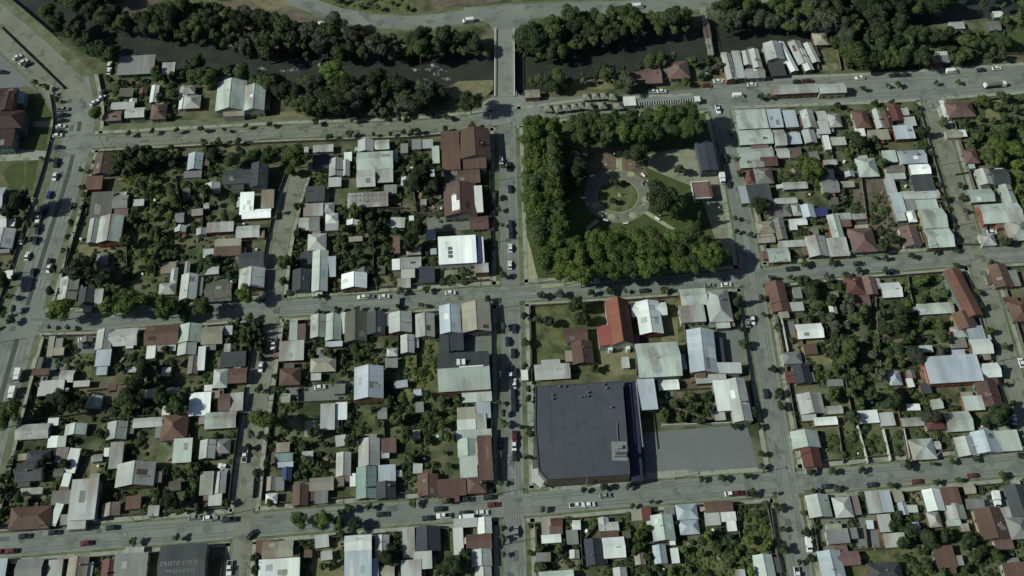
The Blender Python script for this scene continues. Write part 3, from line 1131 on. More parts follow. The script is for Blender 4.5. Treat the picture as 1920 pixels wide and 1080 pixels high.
# long grey workshop with skylight ribs
r_, w, d, h, rs = building(652,360,728,388,'x','g',h=3.4,name='workshop',label='long grey gabled workshop with a row of dark roof panels in block left of park',cat='workshop')
mb = MB(); k = rs/(d/2)
for i in range(9):
    x = -w*.42+i*w*.1
    for s, t0, t1 in ((1,.25,.75),(-1,.12,.5)):
        y0, y1 = s*t0*d/2, s*t1*d/2
        mb.add([(x,y0,h+rs-abs(y0)*k+.14),(x+.8,y0,h+rs-abs(y0)*k+.14),(x+.8,y1,h+rs-abs(y1)*k+.14),(x,y1,h+rs-abs(y1)*k+.14)],[(0,1,2,3)])
mb.build('roof_panels', M['roof_m'], r_)
# red box kiosk in park
r_, w, d, h, rs = building(1299,342,1329,371,'f','p',h=3.6,name='pavilion',label='square red-roofed pavilion with white edges beside the park plaza',cat='pavilion',rise=.05,wallm=M['wwall'],extra=False)
mb = MB(); X, Y = w/2+.45, d/2+.45
mb.box(-X-.3,-Y-.3,h-.1,X+.3,-Y,h+.45); mb.box(-X-.3,Y,h-.1,X+.3,Y+.3,h+.45); mb.box(-X-.3,-Y,h-.1,-X,Y,h+.45); mb.build('parapet', M['white'], r_)
mb = MB(); mb.box(X,-Y,h-.1,X+1.2,Y,h+.3); mb.build('fascia', M['roof_r'], r_)
# church with red roof
r_, w, d, h, rs = building(1139,563,1184,646,'y','R',h=5.5,name='church',label='church with a tall red gabled roof above the supermarket',cat='church',wallm=M['walls'][0],pitch=.75,extra=False)
mb = MB(); w2, y0, y1 = 4.5, -d/2, -d/2+9
mb.box(-w/2-w2,y0+.2,0,-w/2+.3,y1,4.6); wg = mb.build('side_wing', M['walls'][0], r_)
mb = MB(); X0, X1 = -w/2-w2-.3, -w/2+2.5; mb.add([(X0,y0,4.6),(X1,y0,6.6),(X1,y1+.2,6.6),(X0,y1+.2,4.6),(X0,y0,4.45),(X1,y0,6.4),(X1,y1+.2,6.4),(X0,y1+.2,4.45)],[(0,1,2,3),(7,6,5,4),(0,4,5,1),(1,5,6,2),(2,6,7,3),(3,7,4,0)])
o = mb.build('wing_roof', M['roof_R'], wg); uvroof(o.data)
mb = MB(); mb.box(w/2,-d/2-1.5,0,w/2+3,-d/2+5,3.2); mb.build('porch', M['roof_p'], r_)
mb = MB(); mb.box(-w/2-1,-d/2-1.2,0,-w/2+.6,-d/2+.0,3.2); mb.box(w/2-2.8,-d/2-1.4,0,w/2-1.4,-d/2,3.6); mb.build('entrance_pillars', M['white'], r_)
# L shaped blue-grey school
r_, w, d, h, rs = building(1290,618,1342,698,'y','u',h=4.8,name='office_building',label='pale blue L-shaped building round a paved court by the street right of the park',cat='building',rot=-4)
mb = MB(); mb.box(w/2-.5,-d/2,0,w/2+9.5,-d/2+4,4.4); wg = mb.build('side_wing', M['walls'][2], r_)
mb = MB(); mb.add([(w/2+.3,-d/2-.4,4.42),(w/2+10,-d/2-.4,4.42),(w/2+10,-d/2+4.3,4.9),(w/2+.3,-d/2+4.3,4.9)],[(0,1,2,3)]); o = mb.build('wing_roof', M['roof_g'], wg); uvroof(o.data)
mb = MB(); mb.box(w/2+.6,-d/2+4.6,2.6,w/2+4.2,d/2-2.2,2.8); mb.box(w/2+4,-d/2+4.6,0,w/2+4.2,-d/2+4.8,2.6); mb.box(w/2+4,d/2-2.4,0,w/2+4.2,d/2-2.2,2.6); mb.build('canopy', M['roof_k'], r_)
# slate and green hall left of main street
r_, w, d, h, rs = building(821,660,918,732,'x','t',h=5.5,name='hall',label='large hall, dark upper roof slope and pale green lower slope, by main street',cat='hall')
mb = MB(); k = rs/(d/2); Y = d/2+.4
mb.add([(-w/2-.4,0.2,h+rs+.16-.2*k),(w/2+.4,.2,h+rs+.16-.2*k),(w/2+.4,Y,h+rs+.16-Y*k),(-w/2-.4,Y,h+rs+.16-Y*k),(-w/2-.4,0.2,h+rs+.05-.2*k),(w/2+.4,.2,h+rs+.05-.2*k),(w/2+.4,Y,h+rs+.05-Y*k),(-w/2-.4,Y,h+rs+.05-Y*k)],[(0,1,2,3),(0,4,5,1),(1,5,6,2),(2,6,7,3),(3,7,4,0)])
o = mb.build('dark_roof_slope', M['roof_d'], r_); uvroof(o.data)
mb = MB()
for x, s in ((-w*.13,.9),(-w*.03,.9)): mb.box(x,1.2,h+rs-.9,x+1.4,3.8,h+rs+.5)
mb.build('roof_vent', M['white'], r_)
mb = MB(); mb.box(-w*.08,-.1,h+rs+.1,w*.4,.5,h+rs+.5); mb.build('ridge_light', M['white'], r_)
building(843,614,869,657,'f','k',h=3.4,name='annex',label='near-black low annex with a white roof vent between two halls',cat='annex')
mb = MB(); c = at(858,631,3.6); 
# market hall in the riverside road
building(1448,158,1533,175,'x','g',h=4.2,name='market_hall',label='long light grey gabled market hall standing in the wide riverside road',cat='market hall',extra=False)
building(1534,157,1586,174,'x','g',h=4.5,name='market_hall',label='short light grey market hall adjoining the long one in the riverside road',cat='market hall',extra=False)
building(1309,261,1341,319,'y','k',h=5.2,name='hall',label='slim slate-blue gabled hall at the right edge of the park',cat='hall',wallm=M['navy0'],pitch=.12,extra=False)
building(984,168,1012,183,'x','s',h=3,name='kiosk',label='pale tan kiosk beside the right end of the bridge',cat='kiosk')
building(1169,182,1192,198,'f','w',h=3,name='kiosk',label='white box kiosk at the left end of the pergola above the park',cat='kiosk',extra=False)
building(1387,350,1402,381,'f','u',h=3.2,name='kiosk',label='white and blue roofed kiosk beside the street right of the park',cat='kiosk',rot=2)
building(1775,505,1806,590,'f','p',h=4.2,name='hall',label='left half of the long red hall beside the far right street',cat='hall') if False else None
r_, w, d, h, rs = building(1788,505,1822,592,'y','Q',h=4,rot=8,name='hall',label='long red gabled hall beside the far right street',cat='hall',extra=False)
building(1790,585,1826,616,'y','b',h=3.6,rot=6,name='house',label='brown gabled house joined to the bottom end of the long red hall',cat='house')
# hall with the roof lettering
r_, w, d, h, rs = building(298,1020,386,1088,'x','d',h=4.5,name='church_hall',label='dark roofed hall with painted words CRISTO VIENE PREPARESE at the bottom left',cat='hall',pitch=.22,extra=False)
def text_mesh(body, size):
    cu = bpy.data.curves.new('t', 'FONT'); cu.body = body; cu.size = size; cu.extrude = .03; cu.offset = .03; cu.align_x = 'CENTER'; cu.align_y = 'CENTER'; cu.space_character = 1.12
    o = bpy.data.objects.new('t', cu); link(o); dg = bpy.context.evaluated_depsgraph_get()
    me = bpy.data.meshes.new_from_object(o.evaluated_get(dg)); bpy.data.objects.remove(o); return me
k = rs/(d/2); bpy.context.view_layer.update(); inv = r_.matrix_world.inverted()
for body, px, py, sz in (('CRISTO VIENE', 337, 1057, 1.95), ('PREPARESE', 339, 1071, 1.95)):
    me = text_mesh(body, sz); me.materials.clear(); me.materials.append(M['roof_m'])
    o = mesh_obj('lettering', me, r_); q = inv @ at(px, py, h+rs*.5)
    o.location = (q.x, q.y, h+rs-abs(q.y)*k+.2); o.rotation_euler.x = math.atan(k)
# supermarket
HS = 8.2
def px_poly(pts, z): return [at(x, y, z) for x, y in pts]
SP = px_poly([(1004,724),(1167,714),(1182,889),(1025,899),(1010,882),(1003,800)], HS)
root = empty('supermarket', (0,0,0)); cs = sum(SP, Vector())/len(SP); root.location = (cs.x, cs.y, 0)
L0 = [(p.x-cs.x, p.y-cs.y) for p in SP]; n = len(L0)
M['navy'] = mat('dark blue cladding', (.020,.022,.045), (.028,.03,.055), .4, rough=.5)
M['olive'] = mat('olive brown cladding', (.085,.08,.055), (.11,.10,.07), .5)
M['super'] = mat('dark slate membrane roof', (.050,.060,.074), (.058,.069,.083), .05, rough=.85, detail=6, coord='world', col3=(.046,.055,.067), sc3=.22)
wv = [(x,y,0) for x,y in L0] + [(x,y,HS-.35) for x,y in L0]
wall = mesh_obj('wall', me_from('wall', wv, [(i,(i+1)%n,n+(i+1)%n,n+i)[::-1] for i in range(n)], [M['navy'], M['olive']], [0,0,1,1,0,0]), root)
rf = mesh_obj('roof', me_from('roof', [(x,y,HS-.35) for x,y in L0], [tuple(range(n))[::-1]], [M['super']]), root)
mb = MB()
for i in range(n):
    a = Vector((*L0[i],0)); b = Vector((*L0[(i+1)%n],0)); t = (b-a).normalized(); nn = Vector((-t.y,t.x,0))*-.3
    q = [a, b, b+nn*-0+nn*1.0, a+nn]; z0, z1 = HS-.6, HS
    mb.add([(v.x,v.y,z0) for v in q]+[(v.x,v.y,z1) for v in q], [(0,1,2,3),(7,6,5,4),(0,4,5,1),(1,5,6,2),(2,6,7,3),(3,7,4,0)])
mb.build('parapet', M['super'], root)
def loc(px, py, z): v = at(px, py, z); return v.x-cs.x, v.y-cs.y
mb = MB(); x0, y0 = loc(1148,864,HS); x1, y1 = loc(1175,828,HS); mb.box(x0,y0,HS-.3,x1,y1,HS+.15); mb.build('service_platform', M['roof_m'], root)
mb = MB(); x0, y0 = loc(1152,858,HS); x1, y1 = loc(1174,849,HS); mb.box(x0,y0,HS+.16,x1,y1,HS+1.7); a_ = mb.build('cooling_unit', M['steel'], root)
mb = MB(); mb.box(x0+.6,y0+.6,HS+1.7,x1-.5,y1-.6,HS+1.85); mb.build('grille', M['roof_k'], a_)
mb = MB(); x0, y0 = loc(1157,843,HS); mb.box(x0,y0,HS+.16,x0+2,y0+1.4,HS+1.2); mb.build('cooling_unit', M['roof_e'], root)
mb = MB(); x0, y0 = loc(1158,828,HS); mb.box(x0,y0,HS-.3,x0+.3,y0+8,HS+.1); mb.build('roof_duct', M['steel'], root)
mb = MB(); p, q = loc(1003,804,HS), loc(1173,798,HS); mb.tube((p[0]+.5,p[1],HS-.33),(q[0]-.5,q[1],HS-.33),.12,.12,4)
for i in range(1,7):
    p, q = loc(1004+i*24,724-i*1.4,HS), loc(1016+i*24,899-i*1.4,HS); mb.tube((p[0],p[1]-.6,HS-.34),(q[0],q[1]+.9,HS-.34),.07,.07,4)
mb.build('roof_seam', M['super'], root)
VENT = MB(); VENT.box(-.35,-.35,-.4,.35,.35,.45); VENT.cyl(0,0,.45,.75,.3,.3,8); VENT = VENT.mesh('roof_vent', [M['steel']])
for px, py in [(1049,725),(1059,725),(1036,741),(1036,748),(1102,736),(1090,744),(1096,743),(1102,743),(1132,721),(1137,728),(1146,764)]:
    x, y = loc(px, py, HS); o = mesh_obj('roof_vent', VENT, root); o.location = (x, y, HS)
mb = MB(); w0 = [loc(px,py,5.2) for px,py in [(1171,716),(1194,713),(1206,900),(1185,903)]]
mb.add([(x,y,0) for x,y in w0]+[(x,y,5.0) for x,y in w0],[(0,1,5,4)[::-1],(1,2,6,5)[::-1],(2,3,7,6)[::-1],(3,0,4,7)[::-1],(4,5,6,7)[::-1]]); mb.build('loading_wing', M['navy'], root)
for (a, b) in (((1181,720),(1191,832)),((1193,716),(1206,838))):
    p, q = loc(*a,5.4), loc(*b,5.4); mb = MB(); mb.tube((p[0],p[1],5.25),(q[0],q[1],5.25),.28,.28,4); mb.build('roof_beam', M['steel'], root)
mb = MB(); q = [loc(px,py,4) for px,py in [(997,880),(1008,878),(1024,898),(1014,914),(996,901)]]
mb.add([(x,y,3.7) for x,y in q]+[(x,y,4.1) for x,y in q],[(0,1,2,3,4),(9,8,7,6,5)]+[(i,5+i,5+(i+1)%5,(i+1)%5) for i in range(5)]); mb.build('entrance_canopy', M['roof_g'], root)
for px, py in ((999,905),(1013,916),(997,882)):
    x, y = loc(px, py, 0); mb = MB(); mb.cyl(x, y, 0, 3.7, .2, .2); mb.build('canopy_post', M['white'], root)
tag(root, 'large supermarket with a flat dark slate roof and cut corner beside main street', 'supermarket')
BOXES.append((cs.x, cs.y, 25, 26))
flat('pavement', [(994,715),(1001,715),(1000,880),(994,882)], 'walk', .158); flat('pavement', [(1030,913),(1185,897),(1212,895),(1212,902),(1120,912),(1030,920)], 'walk', .159)

# bridge
def bridge():
    a, b = at(946,55).to_2d(), at(946,182).to_2d(); L_ = (b-a).length; c = (a+b)/2
    root = empty('road_bridge', (c.x, c.y, 0), math.atan2((b-a).y, (b-a).x))
    mb = MB(); mb.box(-L_/2,-5,-.8,L_/2,5,.3); mb.build('deck', M['deck'], root)
    mb = MB(); mb.box(-L_/2,-5,.31,L_/2,-3.9,.45); mb.box(-L_/2,3.9,.31,L_/2,5,.45); mb.build('footway', M['kerb'], root)
    for s in (-1, 1):
        mb = MB(); mb.box(-L_/2,s*4.8-.12,1.2,L_/2,s*4.8+.12,1.4); n = int(L_/2)
        for i in range(n+1): x = -L_/2+.1+(L_-.2)*i/n; mb.box(x-.08,s*4.8-.08,.45,x+.08,s*4.8+.08,1.2)
        mb.build('railing', M['white'], root)
    for x in (-L_*.18, L_*.18):
        mb = MB(); mb.box(x-.6,-3.8,-4.6,x+.6,3.8,-.8); mb.build('pier', M['walk'], root)
    tag(root, 'concrete road bridge carrying main street over the river', 'bridge')
    a, b = at(1317,14).to_2d(), at(1333,104).to_2d(); L_ = (b-a).length; c = (a+b)/2
    root = empty('footbridge', (c.x, c.y, 0), math.atan2((b-a).y, (b-a).x))
    mb = MB(); mb.box(-L_/2,-1.3,-.3,L_/2,1.3,.4); mb.build('deck', M['walk'], root)
    mb = MB(); mb.box(-L_*.14,-1.9,.35,L_*.16,1.9,.5); mb.build('red_deck', M['roof_p'], root)
    for s in (-1, 1):
        mb = MB(); mb.box(-L_/2,s*1.3-.06,1.3,L_/2,s*1.3+.06,1.42)
        for i in range(16): x = -L_/2+.2+(L_-.4)*i/15; mb.box(x-.06,s*1.3-.06,.4,x+.06,s*1.3+.06,1.3)
        mb.build('railing', M['steel'], root)
    for x in (-L_*.15, L_*.17):
        mb = MB(); mb.box(x-.4,-1,-4.5,x+.4,1,-.3); mb.build('pier', M['walk'], root)
    tag(root, 'narrow footbridge with a reddish middle over the river, right of the road bridge', 'footbridge')
bridge()
flat('road', [(870,14),(1040,8),(1040,27),(1000,34),(976,46),(966,60),(963,74),(928,74),(926,60),(918,46),(905,38),(870,36)], 'road', .09)
flat('road', [(929,158),(963,158),(966,168),(976,180),(992,190),(1012,196),(1012,214),(985,224),(966,236),(928,236),(905,228),(880,222),(880,212),(900,204),(916,194),(926,178)], 'deck', .125)
flat('road', [(118,200),(170,180),(190,235),(215,262),(160,300),(118,310)], 'road', .088)
flat('road', [(0,570),(75,560),(100,600),(80,625),(0,650),(-30,600)], 'road', .0865)
flat('road', [(1310,190),(1345,160),(1400,162),(1385,195),(1382,232),(1340,240),(1325,205)], 'road', .0855)
flat('road', [(1720,165),(1770,160),(1768,200),(1752,210),(1735,205)], 'road', .0845)

# ------------------------------------------------------------------ small back-yard sheds
def fillers():
    zs = [(PP0(z), n) for z, n in FILL]
    for poly_, n in zs:
        xs = [p[0] for p in poly_]; ys = [p[1] for p in poly_]; k = 0
        for _ in range(n*25):
            if k >= n: break
            x = random.uniform(min(xs), max(xs)); y = random.uniform(min(ys), max(ys))
            if not in_poly(x, y, poly_): continue
            g_ = at(x, y); a, b = random.uniform(2.6, 7), random.uniform(2.6, 5.5)
            if inside_box(g_.x, g_.y, max(a, b)/2+.3) or near_street(g_.to_2d())[0] < 4: continue
            sx, sy = scl(x, y); k += 1
            building(x-a/2/sx, y-b/2/sy, x+a/2/sx, y+b/2/sy, random.choice('xyff'), random.choice('gggmmsbtwou'), rot=random.uniform(-5,5), extra=False)
def PP0(s): return [tuple(map(float, p.split(','))) for p in s.split()]
FILL = [('350,330 430,350 430,520 300,530 330,440',8),('560,260 820,260 820,540 530,540',10),('60,640 480,610 450,960 20,970',18),('520,600 720,590 900,800 900,900 500,930',10),
 ('1440,250 1590,240 1600,460 1450,480',7),('1445,530 1560,520 1620,640 1540,790 1500,880',5),('1690,640 1840,600 1910,840 1700,860',6),('1010,975 1270,960 1270,1040 1010,1075',7),('1530,920 1910,890 1915,1000 1550,1010',8),('480,1015 920,970 920,1075 490,1075',5),
 ('0,1050 290,1040 290,1078 0,1078',2),('200,150 390,140 390,210 200,225',3),('1840,320 1915,400 1915,455 1850,455',2),('0,470 60,470 20,560 0,560',1)]
def in_poly(x, y, P):
    c = False; j = len(P)-1
    for i in range(len(P)):
        if (P[i][1] > y) != (P[j][1] > y) and x < (P[j][0]-P[i][0])*(y-P[i][1])/(P[j][1]-P[i][1])+P[i][0]: c = not c
        j = i
    return c
def inside_box(x, y, m=0):
    return any(abs(x-b[0]) < b[2]+m and abs(y-b[1]) < b[3]+m for b in BOXES)
fillers()
# ------------------------------------------------------------------ fences
def inside_box(x, y, m=0):
    return any(abs(x-b[0]) < b[2]+m and abs(y-b[1]) < b[3]+m for b in BOXES)
def fence_pieces(P):
    out = []; run = []
    for a, b in zip(P, P[1:]):
        n = max(1, int((b-a).length/2.2))
        for i in range(n):
            p, q = a+(b-a)*i/n, a+(b-a)*(i+1)/n; mid = (p+q)/2
            if inside_box(mid.x, mid.y, -.3):
                if len(run) > 2: out.append(run)
                run = []
            else:
                if not run: run = [p]
                run.append(q)
    if len(run) > 2: out.append(run)
    return out
def fence(P, h=1.7, m='fence', th=.06, name='timber_fence', skipbox=True):
    V = []; F = []; PM = MB()
    for a, b in zip(P, P[1:]):
        n = 1
        for i in range(n):
            p, q = a+(b-a)*i/n, a+(b-a)*(i+1)/n; mid = (p+q)/2
            t = (q-p).normalized(); nn = Vector((-t.y, t.x))*th; hh = h+random.uniform(-.06,.06)
            c = [p+nn, q+nn, q-nn, p-nn]
            PM.add([(v.x,v.y,-.1) for v in c]+[(v.x,v.y,hh) for v in c],[(3,2,1,0),(4,5,6,7),(0,1,5,4),(1,2,6,5),(2,3,7,6),(3,0,4,7)])
    if not PM.F: return None
    o = PM.build(name, M[m]); ctr = sum(P, Vector((0,0)))/len(P)
    b0 = P[0]; 
    for v in o.data.vertices: v.co -= Vector((b0.x, b0.y, 0))
    o.location = (b0.x, b0.y, 0)
    return o
FENCES = '''
0,52 120,168
520,758 662,752
994,572 998,702
1190,656 1193,704
1278,562 1290,702
1494,600 1512,690
1677,742 1700,862
1557,285 1582,388
1728,922 1738,988
1750,1026 1762,1078
1810,982 1822,1010
1600,1032 1728,1024
702,410 700,540
773,335 782,402 832,404
720,762 722,842
748,742 738,800
1438,952 1462,1075
1130,970 1098,1012
60,790 165,776
165,735 255,725
130,465 122,505
238,395 240,520
300,440 290,520
330,330 345,420
385,345 380,440
640,400 760,392
600,440 700,430
700,470 740,466
480,880 475,935
280,690 270,780
190,790 300,780
300,880 295,960
360,870 372,965
430,780 465,776
560,700 560,760
640,760 645,840
750,560 745,690
780,640 782,690
1236,736 1362,728
1500,470 1596,462
1480,330 1552,326
1495,600 1565,590
1560,590 1600,800
1570,800 1580,870
1640,560 1650,690
1690,725 1790,718
1750,790 1760,860
1625,640 1740,630
1540,700 1600,694
1700,520 1715,600
1620,985 1625,1030
1670,1000 1685,1030
1380,948 1386,1010
1170,1060 1260,1052
1086,975 1092,1065
60,880 55,960
110,900 95,1000
205,860 190,910
1600,240 1625,420
1640,262 1660,330
1500,265 1600,262
1800,200 1900,182
1790,330 1880,316
1790,460 1880,462
1880,60 1884,104
1880,104 1925,102
1530,92 1534,133
1568,92 1576,133
1600,1080 1605,1034
'''
WWALLS = '''
1657,332 1692,460
1606,800 1626,870
1652,797 1668,866
1690,795 1703,862
1728,392 1745,466
1432,300 1450,300
1240,800 1400,795
1455,560 1466,610 1480,680 1486,720
'''
for ln in FENCES.strip().splitlines():
    pts = [tuple(map(float, p.split(','))) for p in ln.split()]
    for pc in fence_pieces(poly(pts)):
        o = fence(pc); cc = px_of((*pc[len(pc)//2], 0))
        if o: reg(o, 'fence', 'weathered timber yard fence', cc[0], cc[1], group='timber fences between the yards')
for ln in WWALLS.strip().splitlines():
    pts = [tuple(map(float, p.split(','))) for p in ln.split()]
    for pc in fence_pieces(poly(pts)):
        o = fence(pc, 2.0, 'wwall', .16, 'garden_wall'); cc = px_of((*pc[len(pc)//2], 0))
        if o: reg(o, 'wall', 'long white boundary wall', cc[0], cc[1], group='white boundary walls')
# street-side fences, one per side of a block
def keepf(p, k): return near_street(p, k)[0] > (ST_[k][2]/2-ST_[k][1]/2)*.9
for k in ('main','second','right','far','top','mid','low','avenue'):
    P = STW[k]; N = normals(P); W = ST_[k][2]/2+.35
    for s in (-1, 1):
        run = []
        segs = []
        for i in range(len(P)):
            q = P[i]+N[i]*W*s; a = px_of((q.x, q.y, 0))
            inpark = 978 < a[0] < 1410 and 190 < a[1] < 540
            clear = near_street(q, k)[0] > 4.0
            insuper = 985 < a[0] < 1440 and 790 < a[1] < 935
            if clear and not inpark and not insuper and -60 < a[0] < 1980 and -20 < a[1] < 1120 and not (k == 'top' and s == 1) and not (k=='avenue' and s==1 and False): run.append(q)
            else:
                if len(run) > 4: segs.append(run)
                run = []
        if len(run) > 4: segs.append(run)
        for P2 in [pc for sg in segs for pc in fence_pieces(sg)]:
            o = fence(P2, random.uniform(1.4, 1.9), random.choice(['fence','fence','fence']), .07, 'street_fence')
            if o:
                c = px_of((*P2[len(P2)//2], 0)); n_in = at(*c)
                # nudge inward so that the block is found
                t = P2[len(P2)//2]; i0 = min(range(len(P)), key=lambda i: (P[i]-t).length); q = t + N[i0]*s*3; cc = px_of((q.x, q.y, 0))
                reg(o, 'fence', 'street-side timber fence', cc[0], cc[1], group='timber fences along the streets')

# ------------------------------------------------------------------ trees
def crown_mesh(name, m, rx, rz, nb, nleaf, leaf, seed, cone=False, core=1):
    rnd = random.Random(seed); V = []; F = []
    blobs = []
    for i in range(nb):
        if cone:
            t = (i+.5)/nb; rr = (1-t)*.62+.12; a = rnd.uniform(0, 6.28)
            blobs.append((Vector((math.cos(a)*.18*rx*(1-t), math.sin(a)*.18*rx*(1-t), (t*2-1)*rz*.85)), rr*rx))
        else:
            a = rnd.uniform(0, 6.283); u = rnd.uniform(-.75, 1); rr = rnd.uniform(.30, .86)
            s = math.sqrt(max(0, 1-u*u*.8))
            blobs.append((Vector((math.cos(a)*rr*s*rx, math.sin(a)*rr*s*rx, u*rz*.58)), rnd.uniform(.20, .46)*rx))
    if not cone: blobs.append((Vector((0,0,0)), .62*min(rx, rz)))
    bm = bmesh.new(); bmesh.ops.create_icosphere(bm, subdivisions=core, radius=1)
    base = [v.co.copy() for v in bm.verts]; faces = [tuple(v.index for v in f.verts) for f in bm.faces]; bm.free()
    for c, r in blobs:
        b = len(V); k = .84
        for q in base:
            d = q*(r*k*(1+.25*noise.noise((q+c)*2.3+Vector((seed,0,0)))))
            V.append(c+Vector((d.x, d.y, d.z*(rz/rx if not cone else 1.15)*.9)))
        F += [tuple(b+i for i in f) for f in faces]
    tot = sum(r*r for c, r in blobs)
    for c, r in blobs:
        for _ in range(int(nleaf*r*r/tot)):
            z = rnd.uniform(-.75, 1); a = rnd.uniform(0, 6.283); s = math.sqrt(1-z*z); d = Vector((s*math.cos(a), s*math.sin(a), z))
            p = c + Vector((d.x*r, d.y*r, d.z*r*(rz/rx if not cone else 1.15)*.9))*rnd.uniform(.84, 1.22)
            n = (d + Vector((rnd.gauss(0,.40), rnd.gauss(0,.40), rnd.gauss(0,.40)+.30))).normalized()
            t = n.orthogonal().normalized(); t.rotate(Matrix.Rotation(rnd.uniform(0,6.28), 3, n)); u = n.cross(t)
            l = leaf*rnd.uniform(.6, 1.25); b = len(V)
            V += [p+t*l+n*l*.15, p+u*l*.62, p-t*l*.9+n*l*.15, p-u*l*.62]; F.append((b, b+1, b+2, b+3))
    me = me_from(name, V, F, [M[m]]); return me
TRUNK = MB(); TRUNK.cyl(0,0,-.3,.75,.045,.028,8)
for a, z0 in ((0,.45),(2.1,.5),(4.2,.42),(5.3,.58)): TRUNK.tube((0,0,z0),(math.cos(a)*.22,math.sin(a)*.22,z0+.3),.02,.009,5)
TRUNK = TRUNK.mesh('trunk', [M['bark']])
CR = {}
for col in ('dark','mid','bright','grey'):
    CR[col,'big'] = [crown_mesh('crown', 'leaf_'+col, 1, .92, 15, 3000, .085, s) for s in range(3)]
    CR[col,'med'] = [crown_mesh('crown', 'leaf_'+col, 1, .85, 9, 1300, .125, s+10) for s in range(3)]
    CR[col,'small'] = [crown_mesh('crown', 'leaf_'+col, 1, .85, 5, 420, .20, s+20) for s in range(2)]
    CR[col,'cone'] = [crown_mesh('crown', 'leaf_'+col, 1, 1.9, 9, 1500, .12, s+30, True) for s in range(2)]
KIND = {'dark':'dark green','mid':'mid green','bright':'bright green','grey':'grey green'}
ALLT = []
def tree(px, py, rpx, col='dark', shape=None, world=None, hk=1.0, scheme=None, street=None, group=None, desc=None, name=None):
    s = scl(px, py)[0]; r = rpx*s if world is None else rpx
    if shape is None: shape = 'big' if r > 3.6 else 'med' if r > 1.7 else 'small'
    rz = r*(1.9 if shape == 'cone' else .92 if shape == 'big' else .85)
    hc = (rz + r*.55*hk if shape != 'cone' else rz+.6)
    if shape == 'small': hc = rz + 1.5
    if world is None: b = at(px, py, hc)
    else: b = Vector((world[0], world[1], hc))
    if world is not None: px, py = px_of((b.x, b.y, hc))
    nm = name or {'cone':'conifer','big':'tree','med':'tree','small':'bush' if scheme != 'street' else 'street_tree'}[shape]
    root = empty(nm, (b.x, b.y, 0), random.uniform(0, 6.28))
    c = mesh_obj('crown', random.choice(CR[col, shape]), root); c.location = (0, 0, hc); kx = random.uniform(.86,1.16); c.scale = (r*kx, r/kx, r*random.uniform(.88,1.18))
    t = mesh_obj('trunk', TRUNK, root); t.scale = (r*1.3, r*1.3, hc*1.0)
    ALLT.append(dict(root=root, crown=c, trunk=t, r=r/1.0*scl(px,py)[0]**-1, street=(scheme=='street' or shape=='small')))
    return root, (px, py)
def add_tree(px, py, r, col='dark', shape=None, desc=None, street=None, **kw):
    o, p = tree(px, py, r, col, shape, scheme='street' if street else None, **kw)
    if desc is None:
        desc = ('tall ' if shape == 'cone' else '') + KIND[col] + {'cone':' conical tree','big':' tree','med':' tree','small':' bush',None:' tree'}[shape]
    reg(o, 'street tree' if street and shape == 'small' else 'tree', desc, p[0], p[1], 'street' if street else 'block', street=street, group=kw.get('group') or ('street trees' if street else 'single trees in the blocks'))
    return o
# street trees by street and side
STREET = {
 ('top','small dark tree above',): '240,250 285,246 329,244 374,241 459,236 504,232 592,227 661,222 715,220 747,219 762,217 812,215 836,217 419,242',
 ('top','small dark tree below',): '382,268 409,266 446,265 619,255 656,251 700,250 732,249 757,247 771,247 785,245 836,241 886,236',
 ('main','small verge tree',): '936,392 941,421 945,514 941,311 945,612 937,755 944,772 945,795 940,906 945,989 944,1009 945,1040 996,812 976,855 996,857 995,985 995,1036 984,685 990,727 991,748 928,365 984,590 978,800',
 ('mid','small tree above',): '750,546 1637,481 1662,482 1712,479 1755,472 1792,469 800,543 600,556 1560,492 1510,494',
 ('mid','small tree below',): '447,600 466,596 597,585 634,581 670,579 706,579 747,574 788,571 915,562 1016,552 1049,551 1110,547 1144,546 1172,544 1245,544 1446,521 1481,520 1549,516 1587,515 1662,507 1612,507 1792,497 1860,490 90,612 125,613',
 ('low','small tree above',): '655,952 775,944 1095,917 1135,911 1180,910 1316,899 1356,896 1400,892 1520,884 1563,882 1617,879 1705,871 1747,869 1787,865 1830,861 1915,853 690,950 840,940',
 ('low','small tree below',): '1018,956 1186,947 1221,941 1409,925 1525,919 1569,916 1672,910 1756,904 1797,900 1882,892 250,1016 330,1008',
 ('right','small verge tree',): '1371,252 1381,298 1387,325 1378,407 1382,432 1407,440 1429,557 1389,617 1429,850 1430,875 1433,590 1424,800 1459,952 1467,991 1470,1030',
 ('far','small verge tree',): '1740,273 1760,345 1770,370 1800,345 1805,370 1832,545 1842,575 1888,720 1900,757 1810,395 1885,650 1880,690',
 ('avenue','small dark tree',): '78,296 54,420 42,445 137,386 134,417 126,442 118,470 15,555 25,580 5,590 20,600 28,520 152,318 155,350 30,760 60,745 70,720',
 ('riverside','small dark tree',): '1617,165 1664,160 1686,158 1755,155 1796,153 1640,193 1671,191 1719,200 1571,196 1427,181 1440,180',
 ('second','small verge tree',): '517,657 516,705 490,640 484,730 470,815 500,820 525,395 557,435',
}
for (k, desc), s in STREET.items():
    for p in s.split():
        x, y = map(float, p.split(',')); rr = random.uniform(1.1, 1.95)/scl(x, y)[0]
        add_tree(x, y, rr, random.choice(['dark','dark','mid','grey']), 'small', desc=desc + (' the road' if 'above' in desc or 'below' in desc else ''), street=k, name='street_tree')
